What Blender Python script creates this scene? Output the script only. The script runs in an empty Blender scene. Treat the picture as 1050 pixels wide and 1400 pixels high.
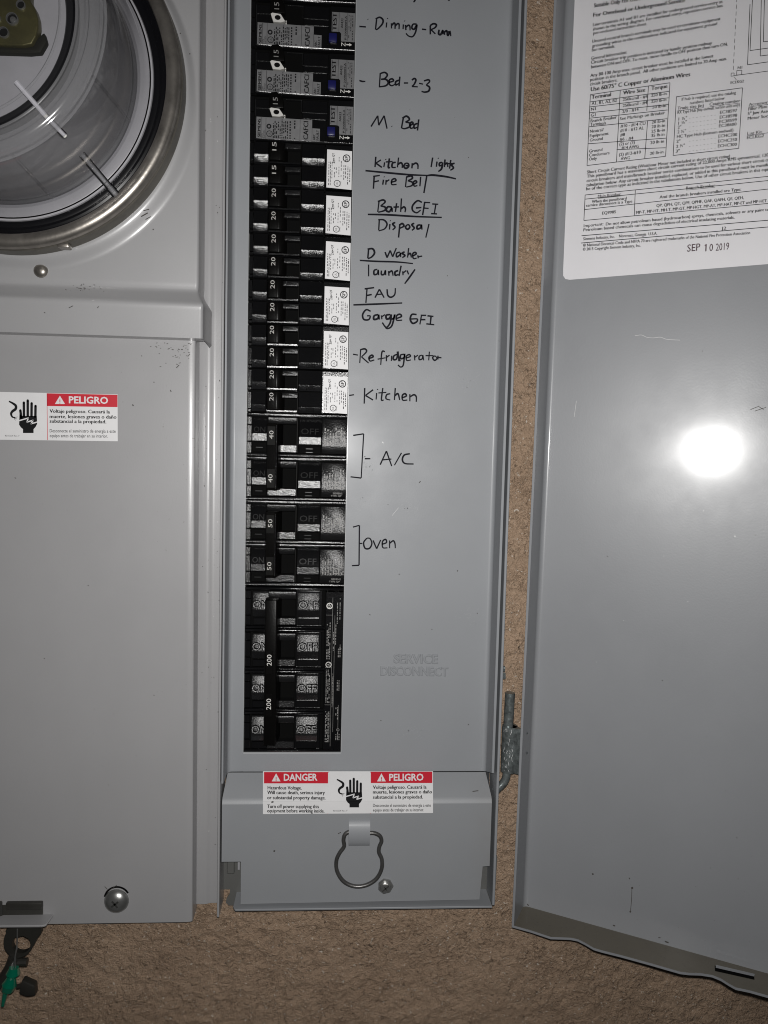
import bpy, bmesh, math, random
import numpy as np
from mathutils import Vector, Matrix
random.seed(7)
S = 0.0254                                   # authored in inches, built in metres
scene = bpy.context.scene
COL = scene.collection

# ------------------------------------------------------------------ camera, light, exposure
RX, RY, RZ = 0.0751015, 0.0627814, 0.0239695          # pitch down, yaw right, roll
CAM = np.array([2.07795, -17.82808, 7.12012])         # inches; the cover is the plane Y = 0
FPX = 1050.0                                          # focal length in pixels of a 1050 wide picture

def cam_rows():
    B = np.array([[1, 0, 0], [0, 0, -1], [0, 1, 0]], float)
    cy, sy, cx, sx, cz, sz = math.cos(RY), math.sin(RY), math.cos(RX), math.sin(RX), math.cos(RZ), math.sin(RZ)
    Ry = np.array([[cy, 0, -sy], [0, 1, 0], [sy, 0, cy]])
    Rx = np.array([[1, 0, 0], [0, cx, -sx], [0, sx, cx]])
    Rz = np.array([[cz, -sz, 0], [sz, cz, 0], [0, 0, 1]])
    return Rz @ Rx @ Ry @ B
RM = cam_rows()
cam_data = bpy.data.cameras.new('camera')
cam = bpy.data.objects.new('camera', cam_data)
COL.objects.link(cam)
m = Matrix.Identity(4)
for i in range(3):
    m[i][0], m[i][1], m[i][2] = RM[0][i], -RM[1][i], -RM[2][i]
    m[i][3] = CAM[i] * S
cam.matrix_world = m
cam_data.sensor_fit = 'HORIZONTAL'
cam_data.sensor_width = 36.0
cam_data.lens = 36.0 * FPX / 1050.0
cam_data.clip_start = 0.01
cam_data.clip_end = 50
scene.camera = cam

world = bpy.data.worlds.new('World')
scene.world = world
world.use_nodes = True
wb = world.node_tree.nodes['Background']
wb.inputs[0].default_value = (0.9, 0.95, 1.0, 1)
wb.inputs[1].default_value = 0.012                     # night outside: almost no ambient light

lamp = bpy.data.lights.new('phone_flash', 'SPOT')     # the photograph is lit by the phone's own flash
lamp.energy = 8.2
lamp.spot_size = math.radians(132)                         # the beam of a phone flash fades towards its rim
lamp.spot_blend = 1.0
lamp.color = (1.0, 0.985, 0.965)
lamp.shadow_soft_size = 0.0028
lo = bpy.data.objects.new('phone_flash', lamp)
lo.location = ((CAM[0] + 0.05) * S, (CAM[1] + 0.05) * S, (CAM[2] + 0.42) * S)
lo.rotation_euler = cam.matrix_world.to_euler()
COL.objects.link(lo)

scene.cycles.filter_width = 1.05
scene.cycles.diffuse_bounces = 2
vs = scene.view_settings
vs.view_transform = 'Standard'
vs.look = 'None'
vs.exposure = 0.0
vs.gamma = 1.0
vs.use_curve_mapping = False

# ------------------------------------------------------------------ materials
MATS = {}
def new_mat(name):
    mt = bpy.data.materials.new(name)
    mt.use_nodes = True
    MATS[name] = mt
    return mt, mt.node_tree.nodes, mt.node_tree.links, mt.node_tree.nodes['Principled BSDF']

def coords(N, L, scale=1.0):
    tc = N.new('ShaderNodeTexCoord')
    return tc.outputs['Object']

def noise(N, L, vec, scale, detail=4, rough=0.5):
    n = N.new('ShaderNodeTexNoise')
    n.inputs['Scale'].default_value = scale
    n.inputs['Detail'].default_value = detail
    n.inputs['Roughness'].default_value = rough
    L.new(vec, n.inputs['Vector'])
    return n.outputs['Fac']

def ramp(N, L, fac, stops):
    r = N.new('ShaderNodeValToRGB')
    els = r.color_ramp.elements
    while len(els) < len(stops):
        els.new(0.5)
    for e, (p, c) in zip(els, stops):
        e.position = p
        e.color = (c, c, c, 1) if not isinstance(c, tuple) else (*c, 1)
    L.new(fac, r.inputs[0])
    return r.outputs[0]

def bump(N, L, h, strength, dist, P):
    b = N.new('ShaderNodeBump')
    b.inputs['Strength'].default_value = strength
    b.inputs['Distance'].default_value = dist
    L.new(h, b.inputs['Height'])
    L.new(b.outputs[0], P.inputs['Normal'])
    return b

def mixc(N, L, fac, a, b):
    mx = N.new('ShaderNodeMix')
    mx.data_type = 'RGBA'
    if hasattr(fac, 'is_linked') or not isinstance(fac, (int, float)):
        L.new(fac, mx.inputs[0])
    else:
        mx.inputs[0].default_value = fac
    for k, v in ((6, a), (7, b)):
        if isinstance(v, tuple):
            mx.inputs[k].default_value = (*v, 1)
        else:
            L.new(v, mx.inputs[k])
    return mx.outputs[2]

def paint(name, col, rough=0.36, speck=0.62, dirt=0.25, coat=0.22, crough=0.12):
    mt, N, L, P = new_mat(name)
    v = coords(N, L)
    blot = ramp(N, L, noise(N, L, v, 14, 5, 0.6), [(0.35, 0.0), (0.75, 1.0)])
    c1 = mixc(N, L, blot, tuple(x * 1.02 for x in col), tuple(x * (1 - 0.16 * dirt) for x in col))
    sp = ramp(N, L, noise(N, L, v, 620, 2, 0.5), [(speck + 0.13, 0.0), (speck + 0.17, 1.0)])
    msk = ramp(N, L, noise(N, L, v, 9, 3, 0.6), [(0.5, 0.0), (0.7, 1.0)])
    mm = N.new('ShaderNodeMath'); mm.operation = 'MULTIPLY'
    L.new(sp, mm.inputs[0]); L.new(msk, mm.inputs[1])
    c2 = mixc(N, L, mm.outputs[0], c1, (0.07, 0.062, 0.05))
    L.new(c2, P.inputs['Base Color'])
    rr = N.new('ShaderNodeMapRange')
    rr.inputs['To Min'].default_value = rough - 0.08
    rr.inputs['To Max'].default_value = rough + 0.10
    L.new(noise(N, L, v, 40, 4, 0.6), rr.inputs['Value'])
    L.new(rr.outputs[0], P.inputs['Roughness'])
    P.inputs['Coat Weight'].default_value = coat
    P.inputs['Coat Roughness'].default_value = crough
    b = bump(N, L, noise(N, L, v, 1100, 3, 0.6), 0.16, 0.0002, P)
    return mt

paint('cover_paint', (0.240, 0.249, 0.263), 0.5, coat=0.05, crough=0.2)
paint('emboss_paint', (0.238, 0.247, 0.261), 0.36, coat=0.4, crough=0.15)
paint('cabinet_paint', (0.302, 0.299, 0.304), 0.40, 0.58, coat=0.5, crough=0.2)
DP = paint('door_paint', (0.224, 0.230, 0.242), 0.37, coat=0.22, crough=0.145)
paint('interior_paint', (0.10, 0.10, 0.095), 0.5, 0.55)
paint('edge_paint', (0.36, 0.37, 0.38), 0.3)
DP.node_tree.nodes['Principled BSDF'].inputs['Specular IOR Level'].default_value = 0.36
paint('dirty_paint', (0.125, 0.112, 0.088), 0.5, 0.5, 1.6, 0.05)

def simple(name, col, rough=0.5, metal=0.0, grain=0, gstr=0.1, coat=0.0, spec=0.5, vary=0.0, vscale=60):
    mt, N, L, P = new_mat(name)
    P.inputs['Base Color'].default_value = (*col, 1)
    P.inputs['Roughness'].default_value = rough
    P.inputs['Metallic'].default_value = metal
    P.inputs['Coat Weight'].default_value = coat
    P.inputs['Coat Roughness'].default_value = 0.1
    P.inputs['Specular IOR Level'].default_value = spec
    v = coords(N, L)
    if vary:
        f = ramp(N, L, noise(N, L, v, vscale, 5, 0.65), [(0.35, 0.0), (0.7, 1.0)])
        c = mixc(N, L, f, col, tuple(x * (1 - vary) for x in col))
        L.new(c, P.inputs['Base Color'])
    if grain:
        bump(N, L, noise(N, L, v, grain, 3, 0.6), gstr, 0.0005, P)
    return mt

simple('black_plastic', (0.0050, 0.0050, 0.0055), 0.17, grain=2200, gstr=0.15, vary=0.3)
simple('matt_black', (0.0035, 0.0033, 0.003), 0.5, spec=0.06, vary=0.3)
simple('textured_black', (0.009, 0.009, 0.0095), 0.27, grain=1500, gstr=0.4, vary=0.3)
simple('bevel_black', (0.011, 0.011, 0.012), 0.23, grain=1300, gstr=0.4, spec=0.8, vary=0.4, vscale=130)
simple('mark_black', (0.02, 0.02, 0.02), 0.32, spec=0.22)
simple('black_gloss', (0.004, 0.004, 0.0045), 0.2, grain=700, gstr=0.1)
simple('handle_black', (0.003, 0.0028, 0.0027), 0.3, grain=900, gstr=0.12, spec=0.1)
simple('slot_black', (0.002, 0.002, 0.002), 0.8, spec=0.08)
simple('white_label', (0.70, 0.695, 0.70), 0.5, grain=300, gstr=0.05, vary=0.05)
simple('label_paper', (0.665, 0.655, 0.675), 0.42, grain=120, gstr=0.04, vary=0.05, vscale=25)
simple('print_black', (0.010, 0.010, 0.011), 0.6, spec=0.1)
simple('print_grey', (0.055, 0.055, 0.06), 0.55)
simple('print_white', (0.62, 0.61, 0.58), 0.5)
simple('digit_white', (0.40, 0.39, 0.37), 0.5)
simple('print_dim', (0.26, 0.255, 0.245), 0.5, vary=0.5, vscale=500)
simple('stamp_ink', (0.085, 0.03, 0.045), 0.6, vary=0.5, vscale=700)
simple('label_red', (0.52, 0.014, 0.030), 0.45)
simple('silver_label', (0.20, 0.20, 0.205), 0.4, metal=0.15, grain=500, gstr=0.08, vary=0.25, vscale=150)
simple('blue_button', (0.008, 0.009, 0.075), 0.35)
simple('ring_steel', (0.40, 0.37, 0.335), 0.33, metal=0.85, grain=260, gstr=0.12, vary=0.45, vscale=90)
simple('skirt_steel', (0.15, 0.14, 0.12), 0.42, metal=0.5, grain=200, gstr=0.1, vary=0.4)
simple('zinc', (0.42, 0.42, 0.41), 0.30, metal=0.82, grain=350, gstr=0.1, vary=0.35, vscale=120)
simple('hinge_steel', (0.26, 0.29, 0.29), 0.30, metal=0.6, grain=420, gstr=0.7, vary=0.7, vscale=300)
simple('wire_steel', (0.15, 0.147, 0.143), 0.38, metal=0.7, grain=400, gstr=0.2, vary=0.4)
simple('rubber_black', (0.004, 0.004, 0.005), 0.3, spec=0.3)
simple('meter_grey', (0.17, 0.168, 0.175), 0.30, grain=90, gstr=0.03, vary=0.12, vscale=20)
simple('meter_dark', (0.085, 0.085, 0.090), 0.40, vary=0.15, vscale=20)
simple('meter_light', (0.31, 0.306, 0.325), 0.45, vary=0.1)
simple('olive_brass', (0.10, 0.09, 0.030), 0.38, metal=0.55, grain=120, gstr=0.15, vary=0.6, vscale=45)
simple('olive_shade', (0.010, 0.010, 0.007), 0.6, spec=0.1)
simple('marker_ink', (0.010, 0.010, 0.014), 0.6, spec=0.06)
simple('scuff', (0.05, 0.045, 0.04), 0.7)
simple('dust', (0.258, 0.266, 0.279), 0.5)
simple('scuff_light', (0.5, 0.5, 0.5), 0.4)
simple('seal_dark', (0.022, 0.021, 0.018), 0.42, grain=300, gstr=0.2)
simple('unlit_hasp', (0.034, 0.033, 0.029), 0.4, vary=0.3)  # the hasp's unlit recess is put into this dark colour
simple('recess_shade', (0.03, 0.03, 0.028), 0.6)  # flat dark tone stands for the shade inside recesses

mt, N, L, P = new_mat('green_plastic')
P.inputs['Base Color'].default_value = (0.0, 0.15, 0.085, 1)
P.inputs['Roughness'].default_value = 0.18
P.inputs['Transmission Weight'].default_value = 0.25

# dusty sheet-metal paint with a brown stain across its upper right
mt = paint('stained_paint', (0.240, 0.248, 0.260), 0.46, coat=0.1, crough=0.2)
N, L = mt.node_tree.nodes, mt.node_tree.links
P = N['Principled BSDF']
src = P.inputs['Base Color'].links[0].from_socket
tc = N.new('ShaderNodeTexCoord'); sp = N.new('ShaderNodeSeparateXYZ')
L.new(tc.outputs['Object'], sp.inputs[0])
fx = N.new('ShaderNodeMapRange'); fx.inputs['From Min'].default_value = 2.6 * S; fx.inputs['From Max'].default_value = 5.2 * S
L.new(sp.outputs[0], fx.inputs['Value'])
fz = N.new('ShaderNodeMapRange'); fz.inputs['From Min'].default_value = -1.3 * S; fz.inputs['From Max'].default_value = -0.75 * S
L.new(sp.outputs[2], fz.inputs['Value'])
a = N.new('ShaderNodeMath'); a.operation = 'MULTIPLY'; L.new(fx.outputs[0], a.inputs[0]); L.new(fz.outputs[0], a.inputs[1])
nz = ramp(N, L, noise(N, L, tc.outputs['Object'], 55, 6, 0.7), [(0.3, 0.15), (0.65, 1.0)])
b2 = N.new('ShaderNodeMath'); b2.operation = 'MULTIPLY'; L.new(a.outputs[0], b2.inputs[0]); L.new(nz, b2.inputs[1])
b3 = N.new('ShaderNodeMath'); b3.operation = 'MULTIPLY'; b3.inputs[1].default_value = 0.75; L.new(b2.outputs[0], b3.inputs[0])
L.new(mixc(N, L, b3.outputs[0], src, (0.17, 0.135, 0.10)), P.inputs['Base Color'])

# meter cover: faint brown grime under the ring
mt = paint('grimy_paint', (0.302, 0.300, 0.305), 0.40, 0.60, coat=0.5, crough=0.2)
N, L = mt.node_tree.nodes, mt.node_tree.links
P = N['Principled BSDF']
src = P.inputs['Base Color'].links[0].from_socket
tc = N.new('ShaderNodeTexCoord'); sp = N.new('ShaderNodeSeparateXYZ')
L.new(tc.outputs['Object'], sp.inputs[0])
gz = N.new('ShaderNodeMapRange'); gz.interpolation_type = 'SMOOTHSTEP'
gz.inputs['From Min'].default_value = 11.0 * S; gz.inputs['From Max'].default_value = 10.55 * S
L.new(sp.outputs[2], gz.inputs['Value'])
gz2 = N.new('ShaderNodeMapRange'); gz2.interpolation_type = 'SMOOTHSTEP'
gz2.inputs['From Min'].default_value = 9.9 * S; gz2.inputs['From Max'].default_value = 10.4 * S
L.new(sp.outputs[2], gz2.inputs['Value'])
gx = N.new('ShaderNodeMapRange'); gx.interpolation_type = 'SMOOTHSTEP'
gx.inputs['From Min'].default_value = -2.5 * S; gx.inputs['From Max'].default_value = -3.6 * S
L.new(sp.outputs[0], gx.inputs['Value'])
q1 = N.new('ShaderNodeMath'); q1.operation = 'MULTIPLY'; L.new(gz.outputs[0], q1.inputs[0]); L.new(gz2.outputs[0], q1.inputs[1])
q2 = N.new('ShaderNodeMath'); q2.operation = 'MULTIPLY'; L.new(q1.outputs[0], q2.inputs[0]); L.new(gx.outputs[0], q2.inputs[1])
nz = ramp(N, L, noise(N, L, tc.outputs['Object'], 60, 6, 0.7), [(0.35, 0.0), (0.7, 0.6)])
q3 = N.new('ShaderNodeMath'); q3.operation = 'MULTIPLY'; L.new(q2.outputs[0], q3.inputs[0]); L.new(nz, q3.inputs[1])
L.new(mixc(N, L, q3.outputs[0], src, (0.15, 0.125, 0.10)), P.inputs['Base Color'])

# clear plastic: thin shell, lets the flash through and mirrors it by Fresnel
mt = bpy.data.materials.new('clear_plastic'); mt.use_nodes = True; MATS['clear_plastic'] = mt
N, L = mt.node_tree.nodes, mt.node_tree.links
N.remove(N['Principled BSDF'])
out = N['Material Output']
tr = N.new('ShaderNodeBsdfTransparent'); tr.inputs[0].default_value = (0.95, 0.95, 0.955, 1)
gl = N.new('ShaderNodeBsdfGlossy'); gl.inputs['Roughness'].default_value = 0.09
df = N.new('ShaderNodeBsdfDiffuse'); df.inputs[0].default_value = (0.5, 0.5, 0.52, 1)
lw = N.new('ShaderNodeLayerWeight'); lw.inputs[0].default_value = 0.5
pw = N.new('ShaderNodeMath'); pw.operation = 'POWER'; pw.inputs[1].default_value = 4.0; L.new(lw.outputs['Facing'], pw.inputs[0])
fr = N.new('ShaderNodeMath'); fr.operation = 'MULTIPLY_ADD'; fr.inputs[1].default_value = 0.6; fr.inputs[2].default_value = 0.055; L.new(pw.outputs[0], fr.inputs[0])
m1 = N.new('ShaderNodeMixShader'); m1.inputs[0].default_value = 0.015
m2 = N.new('ShaderNodeMixShader')
L.new(tr.outputs[0], m1.inputs[1]); L.new(df.outputs[0], m1.inputs[2])
L.new(fr.outputs[0], m2.inputs[0]); L.new(m1.outputs[0], m2.inputs[1]); L.new(gl.outputs[0], m2.inputs[2])
L.new(m2.outputs[0], out.inputs['Surface'])
mt = mt.copy(); mt.name = 'frosted_plastic'; MATS['frosted_plastic'] = mt
for n in mt.node_tree.nodes:
    if n.type == 'MIX_SHADER' and not n.inputs[0].is_linked: n.inputs[0].default_value = 0.20
    if n.type == 'BSDF_GLOSSY': n.inputs['Roughness'].default_value = 0.13

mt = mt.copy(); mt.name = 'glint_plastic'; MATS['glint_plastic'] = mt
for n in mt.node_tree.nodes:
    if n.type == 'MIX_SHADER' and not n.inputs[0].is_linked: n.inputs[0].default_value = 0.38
    if n.type == 'BSDF_DIFFUSE': n.inputs[0].default_value = (0.8, 0.79, 0.85, 1)  # whiter diffuse paints the glints of the clear ribs

# painted stucco
mt, N, L, P = new_mat('stucco')
v = coords(N, L)
f1 = ramp(N, L, noise(N, L, v, 16, 5, 0.6), [(0.3, 0.0), (0.7, 1.0)])
c = mixc(N, L, f1, (0.435, 0.307, 0.212), (0.355, 0.247, 0.168))
f2 = ramp(N, L, noise(N, L, v, 330, 4, 0.7), [(0.55, 0.0), (0.75, 1.0)])
c = mixc(N, L, f2, c, (0.42, 0.32, 0.23))
def math2(op, a, b):
    n = N.new('ShaderNodeMath'); n.operation = op
    for k, q in enumerate((a, b)):
        if isinstance(q, (int, float)): n.inputs[k].default_value = q
        else: L.new(q, n.inputs[k])
    return n.outputs[0]
def wnoise(scale, detail, dist, rough=0.5):
    n = N.new('ShaderNodeTexNoise'); n.inputs['Scale'].default_value = scale; n.inputs['Detail'].default_value = detail
    n.inputs['Roughness'].default_value = rough; n.inputs['Distortion'].default_value = dist
    L.new(v, n.inputs['Vector'])
    return n.outputs['Fac']
na, nb = wnoise(200, 3, 0.55), wnoise(360, 3, 0.5)
curl = ramp(N, L, math2('ABSOLUTE', math2('SUBTRACT', na, 0.53), 0.0), [(0.0, 1.0), (0.028, 0.0)])
curl2 = ramp(N, L, math2('ABSOLUTE', math2('SUBTRACT', nb, 0.50), 0.0), [(0.0, 0.8), (0.035, 0.0)])
mask = ramp(N, L, noise(N, L, v, 75, 5, 0.7), [(0.36, 0.25), (0.64, 0.9)])
cr = math2('MULTIPLY', math2('MAXIMUM', curl, curl2), mask)
at_ = N.new('ShaderNodeAttribute'); at_.attribute_name = 'crevice'
allc = math2('MAXIMUM', math2('MULTIPLY', cr, 0.36), at_.outputs['Fac'])
c = mixc(N, L, allc, c, (0.075, 0.050, 0.034))  # creases and crevices darkened in the colour as if shaded
L.new(c, P.inputs['Base Color'])
P.inputs['Roughness'].default_value = 0.42
lump = ramp(N, L, na, [(0.40, 0.0), (0.62, 1.0)])
hh = math2('ADD', math2('MULTIPLY', lump, 0.6), math2('MULTIPLY', noise(N, L, v, 420, 6, 0.72), 0.9))
grit = noise(N, L, v, 950, 4, 0.75)
pits = math2('MULTIPLY', ramp(N, L, wnoise(560, 3, 0.3, 0.6), [(0.33, 1.0), (0.40, 0.0)]), mask)
hh = math2('SUBTRACT', hh, math2('MULTIPLY', cr, 0.45))
hh = math2('SUBTRACT', math2('ADD', hh, math2('MULTIPLY', grit, 0.8)), math2('MULTIPLY', pits, 0.5))
c = mixc(N, L, math2('MULTIPLY', pits, 0.7), c, (0.045, 0.03, 0.02))  # small shadows of the pits painted into the colour
glint_fleck = ramp(N, L, wnoise(640, 2, 0.3), [(0.675, 0.0), (0.71, 1.0)])
c = mixc(N, L, glint_fleck, c, (0.62, 0.55, 0.47))  # sparkle of the rough surface painted as pale flecks
L.new(c, P.inputs['Base Color'])
bump(N, L, hh, 0.9, 0.0014, P)

# ------------------------------------------------------------------ mesh builder (inches)
class MB:
    def __init__(s): s.v = []; s.f = []; s.m = []; s.names = []
    def mi(s, name):
        if name not in s.names: s.names.append(name)
        return s.names.index(name)
    def add(s, verts, faces, mat):
        o = len(s.v); k = s.mi(mat)
        s.v += [tuple(p) for p in verts]
        s.f += [tuple(i + o for i in f) for f in faces]
        s.m += [k] * len(faces)
    def add_bm(s, bm, mat):
        bm.verts.index_update()
        s.add([tuple(v.co) for v in bm.verts], [[v.index for v in f.verts] for f in bm.faces], mat)
        bm.free()
    def build(s, name, parent=None, origin=None, angle=35, smooth=True):
        me = bpy.data.meshes.new(name)
        org = Vector(origin) if origin is not None else (Vector(parent['_o']) if parent is not None else Vector((0, 0, 0)))
        me.from_pydata([((p[0] - org[0]) * S, (p[1] - org[1]) * S, (p[2] - org[2]) * S) for p in s.v], [], s.f)
        for n in s.names: me.materials.append(MATS[n])
        me.polygons.foreach_set('material_index', s.m)
        me.validate(); me.update()
        if smooth:
            me.polygons.foreach_set('use_smooth', [True] * len(me.polygons))
            me.set_sharp_from_angle(angle=math.radians(angle))
        o = bpy.data.objects.new(name, me)
        COL.objects.link(o)
        o['_o'] = tuple(org)
        if parent is not None: o.parent = parent
        else: o.location = org * S
        return o

def thing(name, label, cat, loc=(0, 0, 0), group=None):
    o = bpy.data.objects.new(name, None)
    o.empty_display_size = 0.01
    COL.objects.link(o)
    o.location = Vector(loc) * S
    o['_o'] = tuple(float(c) for c in loc)
    tag(o, label, cat, group)
    return o
def tag(o, label, cat=None, group=None):
    o['label'] = label
    if cat: o['category'] = cat
    if group: o['group'] = group
    return o

def box(mb, mat, x0, x1, y0, y1, z0, z1, bev=0.0, seg=1):
    bm = bmesh.new()
    vs_ = [bm.verts.new((x, y, z)) for x in (x0, x1) for y in (y0, y1) for z in (z0, z1)]
    for f in ((0, 1, 3, 2), (4, 6, 7, 5), (0, 4, 5, 1), (2, 3, 7, 6), (0, 2, 6, 4), (1, 5, 7, 3)):
        bm.faces.new([vs_[i] for i in f])
    bmesh.ops.recalc_face_normals(bm, faces=bm.faces)
    if bev: bmesh.ops.bevel(bm, geom=list(bm.edges), offset=bev, segments=seg, profile=0.5, affect='EDGES')
    mb.add_bm(bm, mat)

def prism(mb, mat, pts, axis, a0, a1, bev=0.0, seg=1):
    """polygon extruded along an axis: axis 'x' takes (z,y) points, 'y' takes (x,z), 'z' takes (x,y)"""
    def P3(p, a):
        return {'x': (a, p[1], p[0]), 'y': (p[0], a, p[1]), 'z': (p[0], p[1], a)}[axis]
    bm = bmesh.new()
    A = [bm.verts.new(P3(p, a0)) for p in pts]; B = [bm.verts.new(P3(p, a1)) for p in pts]
    bm.faces.new(A); bm.faces.new(B[::-1])
    n = len(pts)
    for i in range(n): bm.faces.new((A[i], B[i], B[(i + 1) % n], A[(i + 1) % n]))
    bmesh.ops.recalc_face_normals(bm, faces=bm.faces)
    if bev: bmesh.ops.bevel(bm, geom=list(bm.edges), offset=bev, segments=seg, profile=0.5, affect='EDGES', clamp_overlap=True)
    mb.add_bm(bm, mat)

def lathe(mb, mat, prof, c, a0=0.0, a1=2 * math.pi, n=96, rfun=None):
    """profile of (r, y) turned about the Y axis through (cx, cz)"""
    full = abs(a1 - a0 - 2 * math.pi) < 1e-6
    k = n if full else n + 1
    V = []
    for i in range(k):
        a = a0 + (a1 - a0) * i / n
        for r, y in prof:
            rr = r if rfun is None else rfun(r, a)
            V.append((c[0] + rr * math.cos(a), y, c[1] + rr * math.sin(a)))
    F = []; p = len(prof)
    for i in range(n):
        j = (i + 1) % k
        for q in range(p - 1):
            F.append((i * p + q, j * p + q, j * p + q + 1, i * p + q + 1))
    mb.add(V, F, mat)

def smooth_path(pts, n=6, closed=False):
    P = [np.array(p, float) for p in pts]
    if len(P) < 3: return P
    out = []
    m_ = len(P)
    for i in range(m_ if closed else m_ - 1):
        p1, p2 = P[i], P[(i + 1) % m_]
        p0 = P[i - 1] if (i > 0 or closed) else 2 * p1 - p2
        p3 = P[(i + 2) % m_] if (i + 2 < m_ or closed) else 2 * p2 - p1
        for k in range(n):
            t = k / n
            out.append(0.5 * (2 * p1 + (p2 - p0) * t + (2 * p0 - 5 * p1 + 4 * p2 - p3) * t * t + (3 * p1 - p0 - 3 * p2 + p3) * t ** 3))
    if not closed: out.append(P[-1])
    return out

def tube(mb, mat, pts, r, n=10, smooth=6, closed=False, caps=True):
    P = smooth_path(pts, smooth, closed) if smooth else [np.array(p, float) for p in pts]
    V, F = [], []
    k = len(P)
    up = np.array([0.13, 1.0, 0.21])
    for i, p in enumerate(P):
        a = P[(i + 1) % k] if (closed or i + 1 < k) else p
        b = P[i - 1] if (closed or i > 0) else p
        t = a - b; t /= (np.linalg.norm(t) + 1e-9)
        u = np.cross(t, up); u /= (np.linalg.norm(u) + 1e-9)
        w = np.cross(u, t)
        rr = r(i / max(1, k - 1)) if callable(r) else r
        for j in range(n):
            an = 2 * math.pi * j / n
            V.append(p + (u * math.cos(an) + w * math.sin(an)) * rr)
    for i in range(k if closed else k - 1):
        i2 = (i + 1) % k
        for j in range(n):
            F.append((i * n + j, i * n + (j + 1) % n, i2 * n + (j + 1) % n, i2 * n + j))
    if caps and not closed:
        F.append(tuple(range(n))[::-1]); F.append(tuple((k - 1) * n + j for j in range(n)))
    mb.add(V, F, mat)

# ---------------------------------------------------------------- points on the real planes
def ray(px, py):
    return RM.T @ np.array([(px - 525.0) / FPX, (py - 700.0) / FPX, 1.0])
def on_y(Y):
    def f(px, py):
        d = ray(px, py)
        return CAM + d * ((Y - CAM[1]) / d[1])
    return f
def on_plane(A, n, off=0.0):
    A = np.array(A, float) + np.array(n) * off
    def f(px, py):
        d = ray(px, py)
        return CAM + d * (np.dot(A - CAM, n) / np.dot(d, n))
    return f

# ---------------------------------------------------------------- lettering
_TX = {}
def glyphs(s, bold=0.0):
    key = (s, bold)
    if key not in _TX:
        cu = bpy.data.curves.new('t', 'FONT')
        cu.body = s; cu.size = 1.0; cu.resolution_u = 2; cu.offset = bold
        ob = bpy.data.objects.new('t', cu)
        COL.objects.link(ob)
        dg = bpy.context.evaluated_depsgraph_get()
        me = bpy.data.meshes.new_from_object(ob.evaluated_get(dg))
        V = np.array([v.co[:2] for v in me.vertices]) if len(me.vertices) else np.zeros((0, 2))
        F = [tuple(p.vertices) for p in me.polygons]
        bpy.data.objects.remove(ob); bpy.data.curves.remove(cu); bpy.data.meshes.remove(me)
        _TX[key] = (V, F)
    return _TX[key]
CAPH = 0.70
_v, _f = glyphs('H')
if len(_v): CAPH = _v[:, 1].max()

def text_px(mb, mat, s, p0, p1, cap, fmap, up=(0.0, -1.0), bold=0.0):
    """text whose baseline runs p0 -> p1 in the photo, laid on the plane fmap"""
    white = mat == 'white_label'
    V, F = glyphs(s, min(bold, 0.025) if white else 0.0)
    if not len(V): return
    x0, x1 = V[:, 0].min(), V[:, 0].max()
    # heavier weights: the strokes are struck twice, a hair apart
    shifts = (0.0,) if (white or bold <= 0.004) else (-bold * 1.1, bold * 1.1)
    for dx in shifts:
        out = []
        for x, y in V:
            t = (x + dx - x0) / (x1 - x0); h = y / CAPH * cap
            out.append(fmap(p0[0] + (p1[0] - p0[0]) * t + up[0] * h, p0[1] + (p1[1] - p0[1]) * t + up[1] * h))
        mb.add(out, F, mat)

def text3(mb, mat, s, org, U, Vv, height, width=None, align='l', bold=0.0):
    V, F = glyphs(s, 0.0)
    if not len(V): return
    org, U, Vv = (np.array(a, float) for a in (org, U, Vv))
    x0, x1 = V[:, 0].min(), V[:, 0].max()
    sy = height / CAPH
    sx = sy if width is None else width / (x1 - x0)
    sh = {'l': 0.0, 'c': -0.5, 'r': -1.0}[align] * (x1 - x0) * sx
    for dx in ((0.0,) if (bold <= 0.004 or mat != 'print_black') else (-bold, bold)):
        mb.add([org + U * ((x + dx - x0) * sx + sh) + Vv * (y * sy) for x, y in V], F, mat)

def rim_edges(F):
    cnt = {}
    for f in F:
        for k in range(len(f)):
            e = tuple(sorted((f[k], f[(k + 1) % len(f)]))); cnt[e] = cnt.get(e, 0) + 1
    return [e for e, c in cnt.items() if c == 1]
def poly_px(mb, mat, pts, fmap):
    mb.add([fmap(*p) for p in pts], [tuple(range(len(pts)))], mat)
def fill_px(mb, mat, pts, fmap, step=0.6):
    ys = [p[1] for p in pts]; y = min(ys); n = len(pts)
    while y < max(ys) - 1e-6:
        y2 = min(y + step, max(ys)); ym = (y + y2) / 2
        xs = []
        for i in range(n):
            (xa, ya), (xb, yb) = pts[i], pts[(i + 1) % n]
            if (ya - ym) * (yb - ym) < 0: xs.append(xa + (xb - xa) * (ym - ya) / (yb - ya))
        xs.sort()
        for a, b in zip(xs[::2], xs[1::2]):
            mb.add([fmap(a, y), fmap(b, y), fmap(b, y2), fmap(a, y2)], [(0, 1, 2, 3)], mat)
        y = y2
def line_px(mb, mat, pts, w, fmap, smooth=0):
    P = smooth_path(pts, smooth) if smooth else [np.array(p, float) for p in pts]
    V, F = [], []
    k = len(P)
    for i, p in enumerate(P):
        t = (P[min(i + 1, k - 1)] - P[max(i - 1, 0)]); t = t / (np.linalg.norm(t) + 1e-9)
        nn = np.array([-t[1], t[0]])
        ww = w(i / max(1, k - 1)) if callable(w) else w
        V += [fmap(*(p + nn * ww / 2)), fmap(*(p - nn * ww / 2))]
    F = [(2 * i, 2 * i + 1, 2 * i + 3, 2 * i + 2) for i in range(k - 1)]
    mb.add(V, F, mat)
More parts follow.
